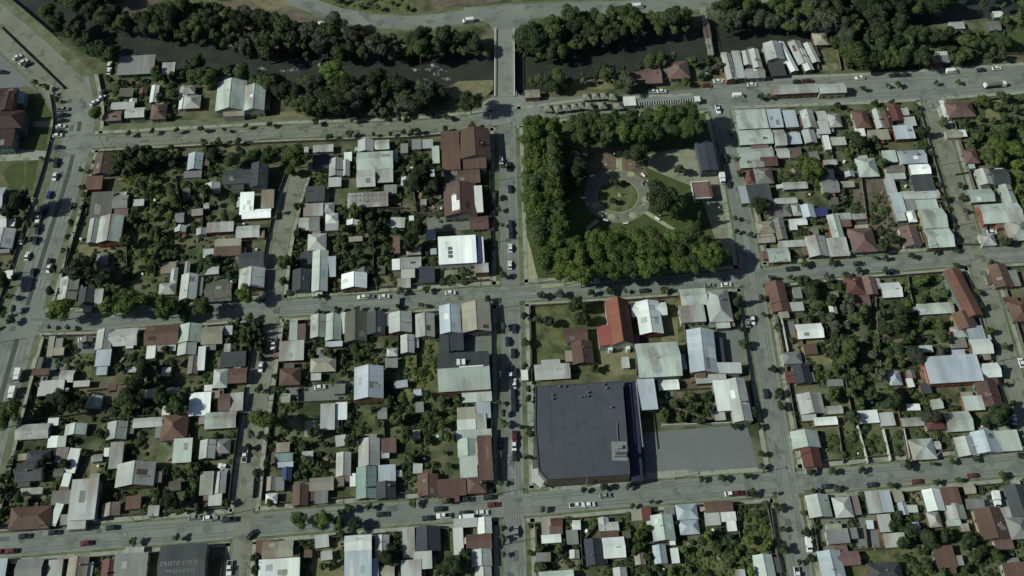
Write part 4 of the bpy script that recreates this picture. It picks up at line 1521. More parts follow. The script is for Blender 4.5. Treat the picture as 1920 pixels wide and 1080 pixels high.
SPEC = '''
225 300 17 dark big
250 308 16 dark big
276 300 14 dark big
303 294 13 dark big
330 290 11 mid med
402 290 13 dark big
430 300 14 mid big
452 284 12 dark med
215 318 12 mid med
882 190 22 dark big
180 211 13 bright big
395 140 13 bright big
350 122 11 mid med
625 133 22 bright big
640 170 18 mid big
1165 156 14 mid big
1035 162 13 mid big
1000 152 12 mid big
1140 148 8 mid med
985 642 10 mid med
1083 572 17 dark big
1092 598 14 dark big
1028 602 13 grey med
1008 598 9 grey med
1115 690 10 mid med
1011 553 5 mid small
1195 290 22 dark big
1245 372 34 dark big
1310 410 13 dark cone
1275 318 12 dark med
1083 322 22 dark big
1072 350 15 dark big
1078 296 17 grey big
1150 376 8 dark med
1152 340 10 dark med
534 490 15 bright big
530 527 9 bright med
557 387 10 mid med
556 437 9 dark med
555 292 22 bright big
508 290 18 mid big
475 290 13 mid big
545 320 12 bright med
495 785 24 bright big
115 581 22 bright big
207 576 20 bright big
248 568 25 bright big
312 577 23 bright big
278 565 15 bright big
380 577 19 mid big
460 550 18 bright big
345 590 14 mid med
345 570 12 bright med
560 976 17 bright big
607 974 16 bright big
635 982 12 mid big
663 985 13 dark big
640 1002 10 dark med
1384 562 11 dark cone
1383 590 9 dark cone
1394 645 11 mid med
1415 772 10 dark med
1450 692 9 dark med
1460 737 11 dark med
1465 763 10 dark med
1452 925 5 mid small
1512 998 10 dark med
1520 1047 10 dark med
1507 962 7 grey med
1732 247 14 dark med
1855 620 10 bright med
1868 782 21 dark big
1885 772 14 dark big
1850 790 12 dark med
1887 452 12 dark med
1425 385 18 dark big
1520 315 22 bright big
1505 300 12 bright big
1540 325 12 bright big
1608 262 16 dark big
1640 262 9 dark med
20 770 22 mid big
5 790 16 mid big
150 508 24 dark big
190 520 18 dark big
170 490 14 dark big
100 505 9 dark med
93 547 11 dark med
35 380 22 dark big
18 395 16 dark big
5 525 16 dark big
118 750 20 dark big
145 757 16 dark big
100 745 12 dark big
255 715 22 dark big
245 745 20 dark big
270 690 16 dark big
80 865 14 dark med
120 870 12 dark med
35 935 12 dark med
725 1048 16 dark big
735 1030 13 dark big
850 1062 19 dark big
870 1045 14 dark big
830 1068 14 dark big
780 430 20 dark big
770 455 16 dark big
815 490 11 mid med
790 330 22 dark big
775 345 16 dark big
808 348 16 dark big
640 960 8 mid med
1200 1005 13 bright big
1215 990 10 bright big
1195 1030 11 bright big
1215 1045 10 dark med
1680 985 13 dark big
1705 995 15 dark big
1695 1018 13 mid big
1740 1010 16 dark big
1840 1035 13 dark big
1820 1010 13 dark big
1870 1040 12 mid big
1685 965 9 dark med
1745 780 17 grey big
1770 230 10 mid med
1845 190 12 bright big
1870 270 16 bright big
1900 280 16 bright big
1868 300 12 bright big
1680 450 12 dark med
1655 465 12 dark med
1350 795 0 dark med
1378 800 6 dark small
480 1070 12 dark med
476 1045 9 mid med
1500 1055 6 dark small
605 1062 10 mid med
625 1055 8 mid med
1265 980 8 dark med
500 870 12 dark med
505 945 9 mid med
480 885 8 dark med
465 838 8 dark med
'''
for ln in SPEC.strip().splitlines():
    a = ln.split()
    if float(a[2]) > 0: add_tree(float(a[0]), float(a[1]), float(a[2]), a[3], a[4], hk=1.3 if a[4] == 'big' else 1)
for i, (x, y) in enumerate([(486,605),(488,622),(490,640),(490,655),(489,668),(480,612),(478,632),(482,648),(470,622),(466,640)]):
    add_tree(x, y, 7.5, 'dark', 'cone', street='second', name='conifer')
# mass planting: trees sharing a label inside one group
MASSN = 0
def mass(label, cat, group, pts, rr, cols, shape='big', hk=1.3, name='tree', jitter=1.5):
    for x, y in pts:
        r = random.uniform(*rr)
        o, p = tree(x+random.uniform(-jitter, jitter), y+random.uniform(-jitter, jitter), r/scl(x, y)[0], random.choice(cols), shape if r > 3 or shape == 'cone' else 'med', hk=hk, name=name)
        tag(o, label, cat, group)
def park_row(desc, group, pts, rr, cols, hk):
    for i, (x, y) in enumerate(pts): 
        mass(f"{ORD[i]} {desc}", 'tree', group, [(x, y)], rr, cols, hk=hk)
WC_ = ['bright','bright','mid']
park_row("tall tree from the top in the outer row at the park's left side", 'park trees, left rows', [(1000,236),(998,262),(998,288),(999,314),(1001,340),(1003,366),(1006,392),(1009,418),(1012,442)], (4.8,5.8), WC_, 3.0)
park_row("tall tree from the top in the inner row at the park's left side", 'park trees, left rows', [(1034,238),(1032,262),(1033,290),(1035,318),(1037,345),(1040,370),(1043,396),(1046,420)], (4.8,5.6), WC_, 3.0)
park_row("tall tree from the left in the back row along the park's top edge", 'park trees, top rows', [(1085,232),(1110,226),(1135,230),(1160,226),(1187,224),(1213,220),(1240,218),(1268,216),(1293,214)], (4.6,5.3), ['mid','mid','bright'], 3.0)
park_row("tall tree from the left in the front row along the park's top edge", 'park trees, top rows', [(1092,256),(1119,252),(1145,253),(1172,250),(1200,248),(1228,246),(1255,242),(1282,240),(1302,236)], (4.4,5.2), ['mid','mid','bright'], 3.0)
park_row("tall tree from the left in the back row of the park's bottom belt", 'park trees, bottom belt', [(1030,458),(1050,455),(1080,462),(1112,450),(1140,446),(1168,442),(1197,445),(1228,447),(1258,450),(1286,447),(1313,450)], (4.4,5.2), WC_, 2.6)
park_row("tall tree from the left in the middle row of the park's bottom belt", 'park trees, bottom belt', [(1025,485),(1056,484),(1086,490),(1116,478),(1146,476),(1176,472),(1206,473),(1236,471),(1266,474),(1293,471),(1320,474),(1342,472)], (4.4,5.2), WC_, 2.6)
park_row("tall tree from the left in the front row of the park's bottom belt", 'park trees, bottom belt', [(1062,509),(1092,511),(1121,507),(1151,505),(1181,500),(1211,500),(1241,496),(1271,497),(1298,493),(1324,493),(1338,488)], (4.2,5.0), WC_, 2.6)
def in_poly(x, y, P):
    c = False; j = len(P)-1
    for i in range(len(P)):
        if (P[i][1] > y) != (P[j][1] > y) and x < (P[j][0]-P[i][0])*(y-P[i][1])/(P[j][1]-P[i][1])+P[i][0]: c = not c
        j = i
    return c
def scatter(polyp, spacing, clear=1.0, maxn=400, street=3.0, zc=0):
    """Poisson-like scatter over a surveyed patch, world spacing, clear of buildings and roads"""
    P = [tuple(at(x, y, zc).to_2d()) for x, y in polyp]; xs = [p[0] for p in P]; ys = [p[1] for p in P]; out = []
    for _ in range(int(maxn*30)):
        x = random.uniform(min(xs), max(xs)); y = random.uniform(min(ys), max(ys))
        if not in_poly(x, y, P) or inside_box(x, y, clear): continue
        if any((x-a)**2+(y-b)**2 < spacing**2 for a, b in out): continue
        if street and near_street(Vector((x, y)))[0] < street: continue
        out.append((x, y))
        if len(out) >= maxn: break
    return out
def PP(s): return [tuple(map(float, p.split(','))) for p in s.split()]
ZONES = [
 # label, group, polygon, spacing, radius range, colours
 ('dark tree in the wood beyond the river, left of the bridge','woods beyond the river, left', '320,0 420,8 500,34 570,52 640,52 720,64 800,58 860,60 885,66 898,82 896,98 820,102 700,104 600,98 480,98 400,78 330,58 300,30', 5.6, (3.2,4.8), ['dark','dark','mid','grey'], 0),
 ('dark tree beside the river at the top left','riverside trees at the top left', '60,-20 120,-5 165,22 210,50 330,70 330,10 300,0 260,30 215,30 200,-30 100,-40', 5.5, (2.6,4.2), ['dark','dark','mid'], 0),
 ('dark tree between the diagonal road and the river','riverside trees by the diagonal road', '84,16 120,30 175,72 250,108 330,122 330,140 220,112 190,104 140,70 90,36', 5.0, (2.2,3.8), ['dark','dark','mid'], 0),
 ('dark tree on the riverbank behind the left riverside houses','riverside trees behind the houses', '325,108 400,124 500,136 540,150 500,160 470,158 400,160 345,146', 5.4, (2.0,3.6), ['dark','dark','mid'], 0),
 ('dark tree on the near riverbank, left of the bridge','near riverbank trees, left of bridge', '500,150 600,142 690,150 800,160 835,172 825,195 760,200 690,205 600,208 545,195', 5.4, (2.8,4.6), ['dark','dark','grey','mid'], 0),
 ('dark tree beyond the river between the bridge and the footbridge','woods between the bridges', '972,78 990,54 1030,38 1070,32 1150,28 1230,32 1290,26 1290,48 1240,54 1160,64 1100,84 1060,98 970,98', 5.2, (3.0,4.6), ['dark','dark','mid','mid'], 0),
 ('tree on the near riverbank between the bridge and the footbridge','near riverbank trees between bridges', '1000,150 1060,134 1130,126 1200,116 1260,102 1305,104 1305,114 1250,116 1200,128 1180,160 1150,150 1060,150', 5.6, (2.4,4.0), ['dark','mid','grey'], 0),
 ('tree at the foot of the footbridge','trees by the footbridge', '1262,148 1300,118 1330,110 1352,110 1352,140 1320,150 1280,160', 5, (2.2,3.2), ['dark','grey','mid'], 0),
 ('dark tree in the dense wood right of the footbridge','woods right of the footbridge', '1356,10 1480,-10 1620,-40 1780,-40 1760,10 1700,40 1600,64 1596,112 1572,88 1552,58 1500,50 1430,44 1360,50 1356,40', 5.6, (3.2,5.0), ['dark','dark','mid','grey'], 0),
 ('dark tree in the clump above the wide riverside road','clump above the riverside road', '1590,80 1625,66 1680,52 1730,60 1742,96 1722,132 1620,138 1590,128', 5.2, (3.0,4.8), ['dark','dark','mid'], 0),
 ('dark tree among the houses at the top right','trees at the top right', '1740,60 1800,62 1850,60 1878,62 1878,122 1800,128 1784,100 1750,96', 5.4, (3.0,4.6), ['dark','dark','mid'], 0),
 ('dark tree along the top right corner','top right corner trees', '1780,-20 1930,-20 1930,58 1880,50 1850,20 1790,16', 7.5, (2.6,4.2), ['dark','mid'], 0),
 ('tree in the field beyond the road at the top','trees in the top field', '600,-30 770,-30 772,14 700,22 620,4', 7.5, (2.4,3.8), ['dark','mid'], 0),
 ('garden tree in the second block left of the park','garden trees, second block left of park', '210,276 345,274 420,280 450,330 400,345 350,345 340,420 300,440 240,440 215,420 248,395 272,385 262,340 215,325', 6.3, (2.4,4.2), ['dark','dark','mid','mid'], 0),
 ('garden tree in the second block left of the park','garden trees, second block left of park', '350,335 445,352 445,415 385,412 380,445 320,480 300,500 235,520 235,450 300,440', 6.0, (2.0,3.6), ['dark','dark','mid','mid'], 0),
 ('garden tree in the second block left of the park','garden trees, second block left of park', '385,480 445,475 445,530 380,528 370,500', 5, (2.2,3.8), ['dark','dark'], 0),
 ('garden tree in the block left of the park','garden trees, block left of park', '640,392 745,396 738,470 732,500 695,508 640,495', 5.4, (2.2,3.8), ['dark','dark','mid','mid'], 0),
 ('garden tree in the block left of the park','garden trees, block left of park', '745,300 815,300 828,340 780,352 748,345', 5.4, (2.0,3.6), ['dark','dark','mid'], 0),
 ('garden tree in the block left of the park','garden trees, block left of park', '620,430 645,428 650,510 635,500', 6, (1.8,2.8), ['dark','mid'], 0),
 ('garden tree in the second block left of the supermarket','garden trees, second block left of supermarket', '215,670 330,648 332,690 345,740 330,775 290,785 240,780 232,715', 6.0, (2.4,4.4), ['dark','dark','mid'], 0),
 ('garden tree in the second block left of the supermarket','garden trees, second block left of supermarket', '290,880 374,868 375,955 300,965 280,920', 5.4, (2.4,4.0), ['dark','mid','dark'], 0),
 ('garden tree in the second block left of the supermarket','garden trees, second block left of supermarket', '425,625 480,612 484,665 466,690 430,655', 5.0, (1.8,3.2), ['dark','mid','dark'], 0),
 ('garden tree in the second block left of the supermarket','garden trees, second block left of supermarket', '95,790 200,782 235,840 180,860 150,845', 8, (1.6,3.0), ['dark','mid','dark'], 0),
 ('garden tree in the second block left of the supermarket','garden trees, second block left of supermarket', '360,860 372,965 440,960 430,940 370,935', 7, (1.6,2.6), ['dark','dark'], 0),
 ('garden tree in the block left of the supermarket','garden trees, block left of supermarket', '560,655 740,640 742,690 720,695 664,684 640,700 600,700', 5.6, (1.8,3.2), ['dark','dark','mid'], 0),
 ('garden tree in the block left of the supermarket','garden trees, block left of supermarket', '690,755 820,738 860,745 856,800 858,850 870,892 790,888 748,880 745,800 700,800', 5.6, (1.8,3.4), ['dark','mid','mid','mid'], 0),
 ('garden tree in the block left of the supermarket','garden trees, block left of supermarket', '548,822 640,800 660,830 632,848 628,890 560,895 548,860', 5.2, (2.2,3.8), ['dark','dark','mid'], 0),
 ('garden tree in the block right of the park','garden trees, block right of park', '1590,270 1650,262 1655,300 1640,330 1560,330 1556,280', 6.5, (1.8,3.2), ['dark','mid'], 0),
 ('garden tree in the block right of the park','garden trees, block right of park', '1510,408 1556,405 1556,442 1515,444', 5, (2.0,3.0), ['mid','mid','dark'], 0),
 ('garden tree in the block right of the park','garden trees, block right of park', '1548,364 1592,352 1600,400 1556,402', 6, (1.6,2.8), ['dark','dark'], 0),
 ('garden tree in the wooded middle of the block right of the supermarket','garden trees, block right of supermarket', '1496,524 1582,522 1595,572 1650,566 1700,600 1782,610 1782,655 1735,668 1690,694 1664,700 1672,770 1600,790 1572,750 1545,735 1565,690 1560,620 1510,600', 5.0, (2.4,4.0), ['dark','dark','mid','grey'], 0),
 ('bright green tree in the upper gardens right of the supermarket block','garden trees, top of block right of supermarket', '1690,525 1778,512 1784,562 1705,572', 5.2, (1.8,3.2), ['bright','mid','mid'], 0),
 ('garden tree in the yard between the supermarket and the right street','garden trees beside the grey lot', '1240,736 1338,732 1362,790 1244,796', 5.0, (1.8,3.2), ['dark','mid','mid'], 0),
 ('garden tree in the second block right of the park','garden trees, second block right of park', '1800,200 1850,190 1925,180 1925,280 1880,300 1840,310 1795,270', 5.4, (2.2,3.8), ['dark','mid','bright','mid'], 0),
 ('garden tree behind the houses at the far right edge','garden trees at the right edge', '1890,300 1928,290 1928,400 1905,370', 7, (1.8,3.0), ['mid','bright'], 0),
 ('garden tree on the left riverbank','garden trees, left riverbank', '200,150 280,142 330,140 330,215 200,225', 6, (1.8,3.2), ['dark','dark'], 0),
 ('garden tree in the block below the supermarket','garden trees, block below supermarket', '1270,1010 1390,1000 1440,1020 1405,1080 1275,1085 1180,1075 1180,1060 1265,1060', 6.0, (1.6,3.0), ['mid','bright','dark'], 0),
 ('garden tree in the block below the supermarket','garden trees, block below supermarket', '1010,1025 1090,1025 1100,1065 1010,1065', 6.5, (1.6,2.6), ['mid','dark'], 0),
 ('garden tree in the bottom right block','garden trees, bottom right block', '1700,990 1750,1000 1830,985 1845,1060 1800,1078 1740,1075', 5.6, (2.2,3.6), ['dark','dark','mid'], 0),
 ('garden tree in the bottom left corner','garden trees, bottom left corner', '-10,860 30,868 20,950 -10,990', 5, (2.0,3.4), ['dark','dark'], 0),
 ('tree beside the lawns left of the avenue','trees beside the lawns', '58,150 120,172 132,186 110,196 96,176', 4.4, (1.2,2.0), ['dark','dark'], 0),
 ('tree in the plantation left of the avenue','plantation left of the avenue', '-20,500 20,490 8,600 -20,640', 4.4, (1.0,1.8), ['dark','dark','mid'], 0),
]
for label, group, pl, sp, rr, cols, _ in ZONES:
    wood = any(w in group for w in ('wood','riverside','riverbank trees','clump'))
    for x, y in scatter(PP(pl), sp*(.84 if wood else 1.0), 1.4, 90, 2.2 if 'wood' not in group else 3.5, 6.0 if wood else 3.0):
        r = random.uniform(*rr)*(random.choice((.6,.8,1,1.15,1.35)) if wood else random.choice((.55,.75,.95))); cc = random.choice(cols)
        if 'second block left of park' in group and random.random() < .35: continue
        o, p = tree(0, 0, r, cc, 'big' if r > 3.4 else 'med', world=(x, y), hk=random.uniform(.8, 1.4), name='tree')
        ALLT[-1]['zone'] = (label, group, cc, r, rr, p)

# undergrowth: countless shrubs, one object per kind of green
def undergrowth(cols, seed):
    rnd = random.Random(seed); V = []; F = []
    pts = []
    zones = [z[2] for z in ZONES] + ['160,290 500,280 430,580 110,600','530,280 920,260 920,540 510,560','90,620 480,600 440,960 20,985','520,600 900,560 930,930 480,960','1400,215 1730,200 1815,465 1430,495','1440,520 1800,500 1925,850 1500,880','1010,960 1430,930 1470,1080 1010,1085','1520,925 1925,890 1925,1085 1540,1085','480,1010 920,980 920,1085 480,1085','0,1050 280,1040 280,1085 0,1085','960,235 1080,225 1060,440 1000,440','-20,860 90,840 70,990 -20,1000']
    for i, z in enumerate(zones):
        big = i >= len(ZONES)
        for p in scatter(PP(z), 2.2 if not big else 2.0, .5, 160 if not big else 520, 3.4): pts.append(p)
    keep = [p for p in pts if noise.noise(Vector((p[0]*.07+seed, p[1]*.07, seed))) + rnd.uniform(-.18,.18) > .10]
    base = [Vector((math.cos(a), math.sin(a), 0)) for a in (0, 1.57, 3.14, 4.71)]
    for x, y in keep:
        d = dist_poly(Vector((x, y)), RIVER) if y > 300 else 99
        if d < 12: continue
        z0 = 0 if d > 18 else -1.2
        r = rnd.choice((.5,.7,.9,1.2,1.9))*rnd.uniform(.8,1.2); hz = r*rnd.uniform(.7, 1.1)
        for _ in range(int(26*r*r)+8):
            zz = rnd.uniform(.0, 1); a = rnd.uniform(0, 6.283); s = math.sqrt(1-zz*zz)*rnd.uniform(.7, 1.08)
            q = Vector((x+math.cos(a)*s*r, y+math.sin(a)*s*r, z0+zz*hz))
            n = Vector((math.cos(a)*s+rnd.gauss(0,.4), math.sin(a)*s+rnd.gauss(0,.4), zz+.3)).normalized()
            t = n.orthogonal().normalized(); u = n.cross(t); l = rnd.uniform(.22, .42); b = len(V)
            V += [q+t*l, q+u*l, q-t*l, q-u*l]; F.append((b, b+1, b+2, b+3))
    return V, F, len(keep)
for nm, m, sd_ in (('undergrowth','leaf_mid',3),('shrubs','leaf_dark',9)):
    V, F, n = undergrowth(None, sd_); o = mesh_obj(nm, me_from(nm, V, F, [M[m]])); print(nm, n)
    o['kind'] = 'stuff'; tag(o, 'low '+('dark' if 'dark' in m else 'mid')+' green shrubs and weeds filling the yards', nm)

def bright_scrub():
    rnd = random.Random(31); V = []; F = []
    for z in ('1275,1030 1390,1012 1440,1030 1400,1085 1275,1085','1390,955 1432,948 1438,1005 1392,1000','240,455 308,445 310,515 240,522','748,650 818,645 815,735 748,735','700,760 850,745 852,800 700,805','1692,528 1776,515 1782,560 1705,572','1888,300 1926,295 1926,395 1905,365','1845,255 1920,235 1920,285 1850,310','225,330 300,320 300,400 230,400','1700,744 1770,740 1765,776 1702,782','1500,300 1545,296 1545,340 1500,340','1195,985 1220,985 1218,1050 1196,1050'):
        for x, y in scatter(PP(z), 1.5, .5, 260, 2.5):
            if noise.noise(Vector((x*.12, y*.12, 5))) < -.05: continue
            r = rnd.choice((.4,.6,.8,1.3)); hz = r*.8
            for _ in range(int(24*r*r)+8):
                zz = rnd.uniform(0, 1); a = rnd.uniform(0, 6.283); q_ = math.sqrt(1-zz*zz)*rnd.uniform(.7, 1.1)
                q = Vector((x+math.cos(a)*q_*r, y+math.sin(a)*q_*r, zz*hz)); n = Vector((math.cos(a)*q_+rnd.gauss(0,.3), math.sin(a)*q_+rnd.gauss(0,.3), zz+.4)).normalized()
                t = n.orthogonal().normalized(); u = n.cross(t); l = rnd.uniform(.2, .4); b = len(V)
                V += [q+t*l, q+u*l, q-t*l, q-u*l]; F.append((b, b+1, b+2, b+3))
    o = mesh_obj('scrub', me_from('scrub', V, F, [M['leaf_bright']])); o['kind'] = 'stuff'; tag(o, 'bright green scrub and tall weeds in the open back lots', 'scrub')
bright_scrub()
# ------------------------------------------------------------------ vehicles
def carmat(name, c): return mat(name, c, rough=.3, spec=.6)
CC = dict(w=carmat('white car paint',(.60,.62,.60)), d=carmat('dark car paint',(.022,.026,.03)), r=carmat('red car paint',(.11,.022,.018)), g=carmat('grey car paint',(.20,.21,.21)), u=carmat('blue car paint',(.03,.05,.16)))
CN = dict(w='white', d='dark', r='red', g='grey', u='blue')
M['tyre'] = mat('tyre', (.015,.015,.015)); M['lamp'] = mat('head lamp glass', (.5,.5,.45), rough=.2)
def loft(sections, mb):
    """sections: list of rings (same count) along x"""
    n = len(sections[0]); b = len(mb.V)
    V = [v for s in sections for v in s]; F = []
    for i in range(len(sections)-1):
        for j in range(n): F.append((i*n+j, i*n+(j+1) % n, (i+1)*n+(j+1) % n, (i+1)*n+j)[::-1])
    F.append(tuple(range(n))); F.append(tuple(range(len(V)-1, len(V)-n-1, -1)))
    mb.add(V, F)
def ring(x, hw, z0, z1): return [(x,-hw,z0),(x,hw,z0),(x,hw*1.02,(z0+z1)/2),(x,hw*.92,z1),(x,-hw*.92,z1),(x,-hw*1.02,(z0+z1)/2)]
def car_parts(kind):
    P = {}
    if kind == 'car': L_, prof, cab = 4.3, [(-2.15,.55,.75),(-2.05,.3,.9),(-1.2,.28,.98),(.9,.28,.95),(1.8,.3,.82),(2.12,.4,.62)], (-1.75,-1.1,.35,1.05,1.48)
    elif kind == 'pickup': L_, prof, cab = 5.2, [(-2.6,.5,.95),(-2.5,.4,1.02),(.2,.4,1.02),(1.7,.4,1.0),(2.5,.42,.9),(2.62,.5,.7)], (-.75,-.5,.65,1.25,1.75)
    elif kind == 'van': L_, prof, cab = 5.3, [(-2.65,.4,2.05),(-2.6,.35,2.15),(1.3,.35,2.15),(1.9,.35,1.5),(2.5,.4,1.1),(2.65,.5,.8)], None
    mb = MB(); loft([ring(x, .86 if kind=='car' else .95, z0, z1) for x, z0, z1 in prof], mb); P['body'] = mb.mesh('body', [CC['w']], False)
    mb = MB()
    if cab:
        a, b, c, d, zt = cab; zb = .93 if kind == 'car' else 1.0; w0, w1 = .78, .62
        mb.add([(a,-w0,zb),(d,-w0,zb),(d,w0,zb),(a,w0,zb),(b,-w1,zt-.03),(c,-w1,zt-.03),(c,w1,zt-.03),(b,w1,zt-.03)],[(0,1,5,4),(1,2,6,5),(2,3,7,6),(3,0,4,7),(4,5,6,7)])
    else:
        mb.add([(1.32,-.8,2.1),(1.93,-.84,1.48),(1.93,.84,1.48),(1.32,.8,2.1)],[(0,1,2,3)])
        mb.V = [v+Vector((.03,0,.03)) for v in mb.V]; mb.box(.3,-.975,1.3,1.2,.975,1.85); 
    P['windows'] = mb.mesh('windows', [M['glass']])
    if cab:
        mb = MB(); mb.box(b-.02,-w1-.02,zt-.03,c+.02,w1+.02,zt+.03); P['cabin_roof'] = mb.mesh('cabin_roof', [CC['w']])
    if kind == 'pickup':
        mb = MB(); mb.box(-2.45,-.78,1.02,-.8,.78,1.035); P['cargo_bed'] = mb.mesh('cargo_bed', [M['tyre']])
    P['wheel'] = None
    return P, L_
mbw = MB(); mbw.tube((0,-.12,0),(0,.12,0),.33,.33,12); WHEEL = mbw.mesh('wheel', [M['tyre']])
mbw = MB(); mbw.box(-.03,-.2,-.08,.03,.2,.08); HL = mbw.mesh('headlight', [M['lamp']])
CARP = {k: car_parts(k) for k in ('car','pickup','van')}
def vehicle(px, py, kind, col, street=None, ang=None, off=None):
    p = at(px, py, .8)
    if ang is None:
        k = near_street(p.to_2d())[1] if street is None else street
        P = STW[k]; i = min(range(1, len(P)), key=lambda i: (P[i]-p.to_2d()).length); t = P[i]-P[i-1]; rz = math.atan2(t.y, t.x)
        if random.random() < .5: rz += math.pi
    else: rz = R(ang); k = street or near_street(p.to_2d())[1]
    nm = {'car':'parked_car','pickup':'pickup','van':'van'}[kind]
    root = empty(nm, (p.x, p.y, .1), rz); P, L_ = CARP[kind]
    for n_, me in P.items():
        if me is None: continue
        o = mesh_obj(n_, me, root)
        if n_ in ('body', 'cabin_roof'): o.material_slots[0].link = 'OBJECT'; o.material_slots[0].material = CC[col]
    for x in (-L_*.3, L_*.31):
        for y in (-.8, .8): o = mesh_obj('wheel', WHEEL, root); o.location = (x, y, .33)
    for y in (-.6, .6): o = mesh_obj('headlight', HL, root); o.location = (L_/2-.03, y, .68)
    root.scale = (1.06,)*3
    reg(root, kind, f"{CN[col]} {kind}", px, py, 'street', street=k, group=kind+'s on the streets')
CARS = '''
33 107 w 40|44 116 w 40|52 120 d 40|5 135 d 0|118 205 g 10|117 216 d 10|117 226 d 10|114 237 w 10|113 247 d 10|108 254 w 10|110 276 d 5|105 305 d
205 122 w 90|205 133 w 90|195 172 d 50|190 183 w 50|177 192 w 50
103 331 w|92 365 u|60 378 w 85|84 395 d|72 408 w|70 432 d|66 451 d|41 450 w 85|51 480 w|61 511 d|92 503 w|92 492 d
954 312 d|956 354 d|958 437 d|957 465 w|956 497 w|957 420 d|964 616 d|962 662 d|965 699 d|964 719 w|962 739 d|963 760 d|965 820 r|964 836 w|965 855 d|957 694 d|957 705 w|958 718 d|952 640 d|968 996 g|940 300 w|939 830 d
680 557 w|692 556 g|721 556 w|845 549 w|1485 504 d|1610 494 d|1671 510 u|1115 527 w|1330 535 g|1362 534 w|1208 545 d
717 964 d|802 971 d|832 967 w|824 954 d|876 936 d|917 932 d|925 946 r|872 962 d|905 961 w|1135 929 g|1081 947 w|1105 946 w|1380 925 r|1550 912 d|1635 909 d|1719 903 r|1823 892 r|102 998 d|209 989 d|161 1018 r|21 1033 r|2 1034 r|430 974 d|392 971 w|407 972 g|472 1002 d 45|46 1005 d|1370 926 w
459 855 w|457 846 d|513 645 w|489 688 w|422 875 w 170|423 884 g 170
1411 600 w|1436 738 d|1360 296 d|1366 345 d|1495 1077 w|1402 605 g
1867 650 d|1902 786 w 80|1075 985 w 100|430 1065 w|157 637 w 5|165 640 d 5|165 649 d 5|86 704 w 90
1347 152 w|1410 159 w|1304 184 w|1346 205 w|1575 179 w|1514 152 r|1495 153 d|1323 140 g|1325 160 r|1612 146 w|1677 141 d|1699 140 d|1839 131 d|1869 128 w|1225 171 w 5|1241 171 w 5
1860 435 w 0|1915 680 w|598 783 d 0|600 726 w 10|640 718 d 5|365 970 g
'''
for ln in CARS.strip().splitlines():
    for e in ln.split('|'):
        a = e.split(); vehicle(float(a[0]), float(a[1]), random.choice(['car','car','car','pickup']), a[2], ang=float(a[3]) if len(a) > 3 else None)
for x, y, c in ((875,971,'w'),(1784,134,'w'),(1516,1022,'w'),(1384,180,'w'),(878,39,'w'),(1196,12,'w')): vehicle(x, y, 'van', c)
def truck(px, py, street, boxcol, cabcol, label, L_=9, tank=False, flip=False):
    p = at(px, py, 1.5); P = STW[street]; i = min(range(1, len(P)), key=lambda i: (P[i]-p.to_2d()).length); t = P[i]-P[i-1]
    root = empty('truck', (p.x, p.y, .1), math.atan2(t.y, t.x)+(math.pi if flip else 0))
    mb = MB(); mb.box(-L_/2,-1.0,.6,L_/2-.3,1.0,.85); mb.build('chassis', M['tyre'], root)
    mb = MB(); mb.box(-L_/2,-1.2,.87,L_/2-2.5,1.2,2.9 if not tank else 2.3)
    if tank: mb = MB(); mb.tube((-L_/2+1,0,1.9),(L_/2-2.5,0,1.9),1.1,1.1,14)
    mb.build('cargo_box' if not tank else 'tank', boxcol, root)
    if tank: mb = MB(); mb.box(-L_/2,-1.2,.87,-L_/2+1,1.2,2.3); mb.build('rear_box', M['white'], root)
    mb = MB(); x = L_/2-2.2; mb.add([(x,-1.1,.7),(x+2.1,-1.1,.7),(x+2.1,1.1,.7),(x,1.1,.7),(x,-1.05,2.6),(x+1.7,-1.05,2.6),(x+1.7,1.05,2.6),(x,1.05,2.6)],[(3,2,1,0),(4,5,6,7),(0,1,5,4),(1,2,6,5),(2,3,7,6),(3,0,4,7)]); mb.build('cab', cabcol, root)
    mb = MB(); mb.add([(x+2.05,-.95,1.55),(x+2.05,.95,1.55),(x+1.76,.95,2.45),(x+1.76,-.95,2.45)],[(0,1,2,3)]); mb.V=[v+Vector((.05,0,0)) for v in mb.V]; mb.build('windscreen', M['glass'], root)
    for xx in (-L_*.34, -L_*.2, L_*.34):
        for y in (-.95, .95): o = mesh_obj('wheel', WHEEL, root); o.location = (xx, y, .48); o.scale = (1.45,1.3,1.45)
    tag(root, label, 'truck')
truck(1866,159,'riverside',M['roof_m'],M['white'],'tank truck with a white cab at the right end of the riverside road',11,True)
truck(33,704,'avenue',M['white'],CC['w'],'white box truck parked on the wide left avenue, upper of two',5.6)
truck(23,738,'avenue',M['white'],CC['w'],'white box truck parked on the wide left avenue, lower of two',5.6)
truck(1354,335,'right',M['white'],CC['w'],'short white truck parked beside the red-roofed park pavilion',5.5)
truck(1868,936,'far',M['white'],CC['w'],'white truck standing in the paved yard at the bottom right',6)

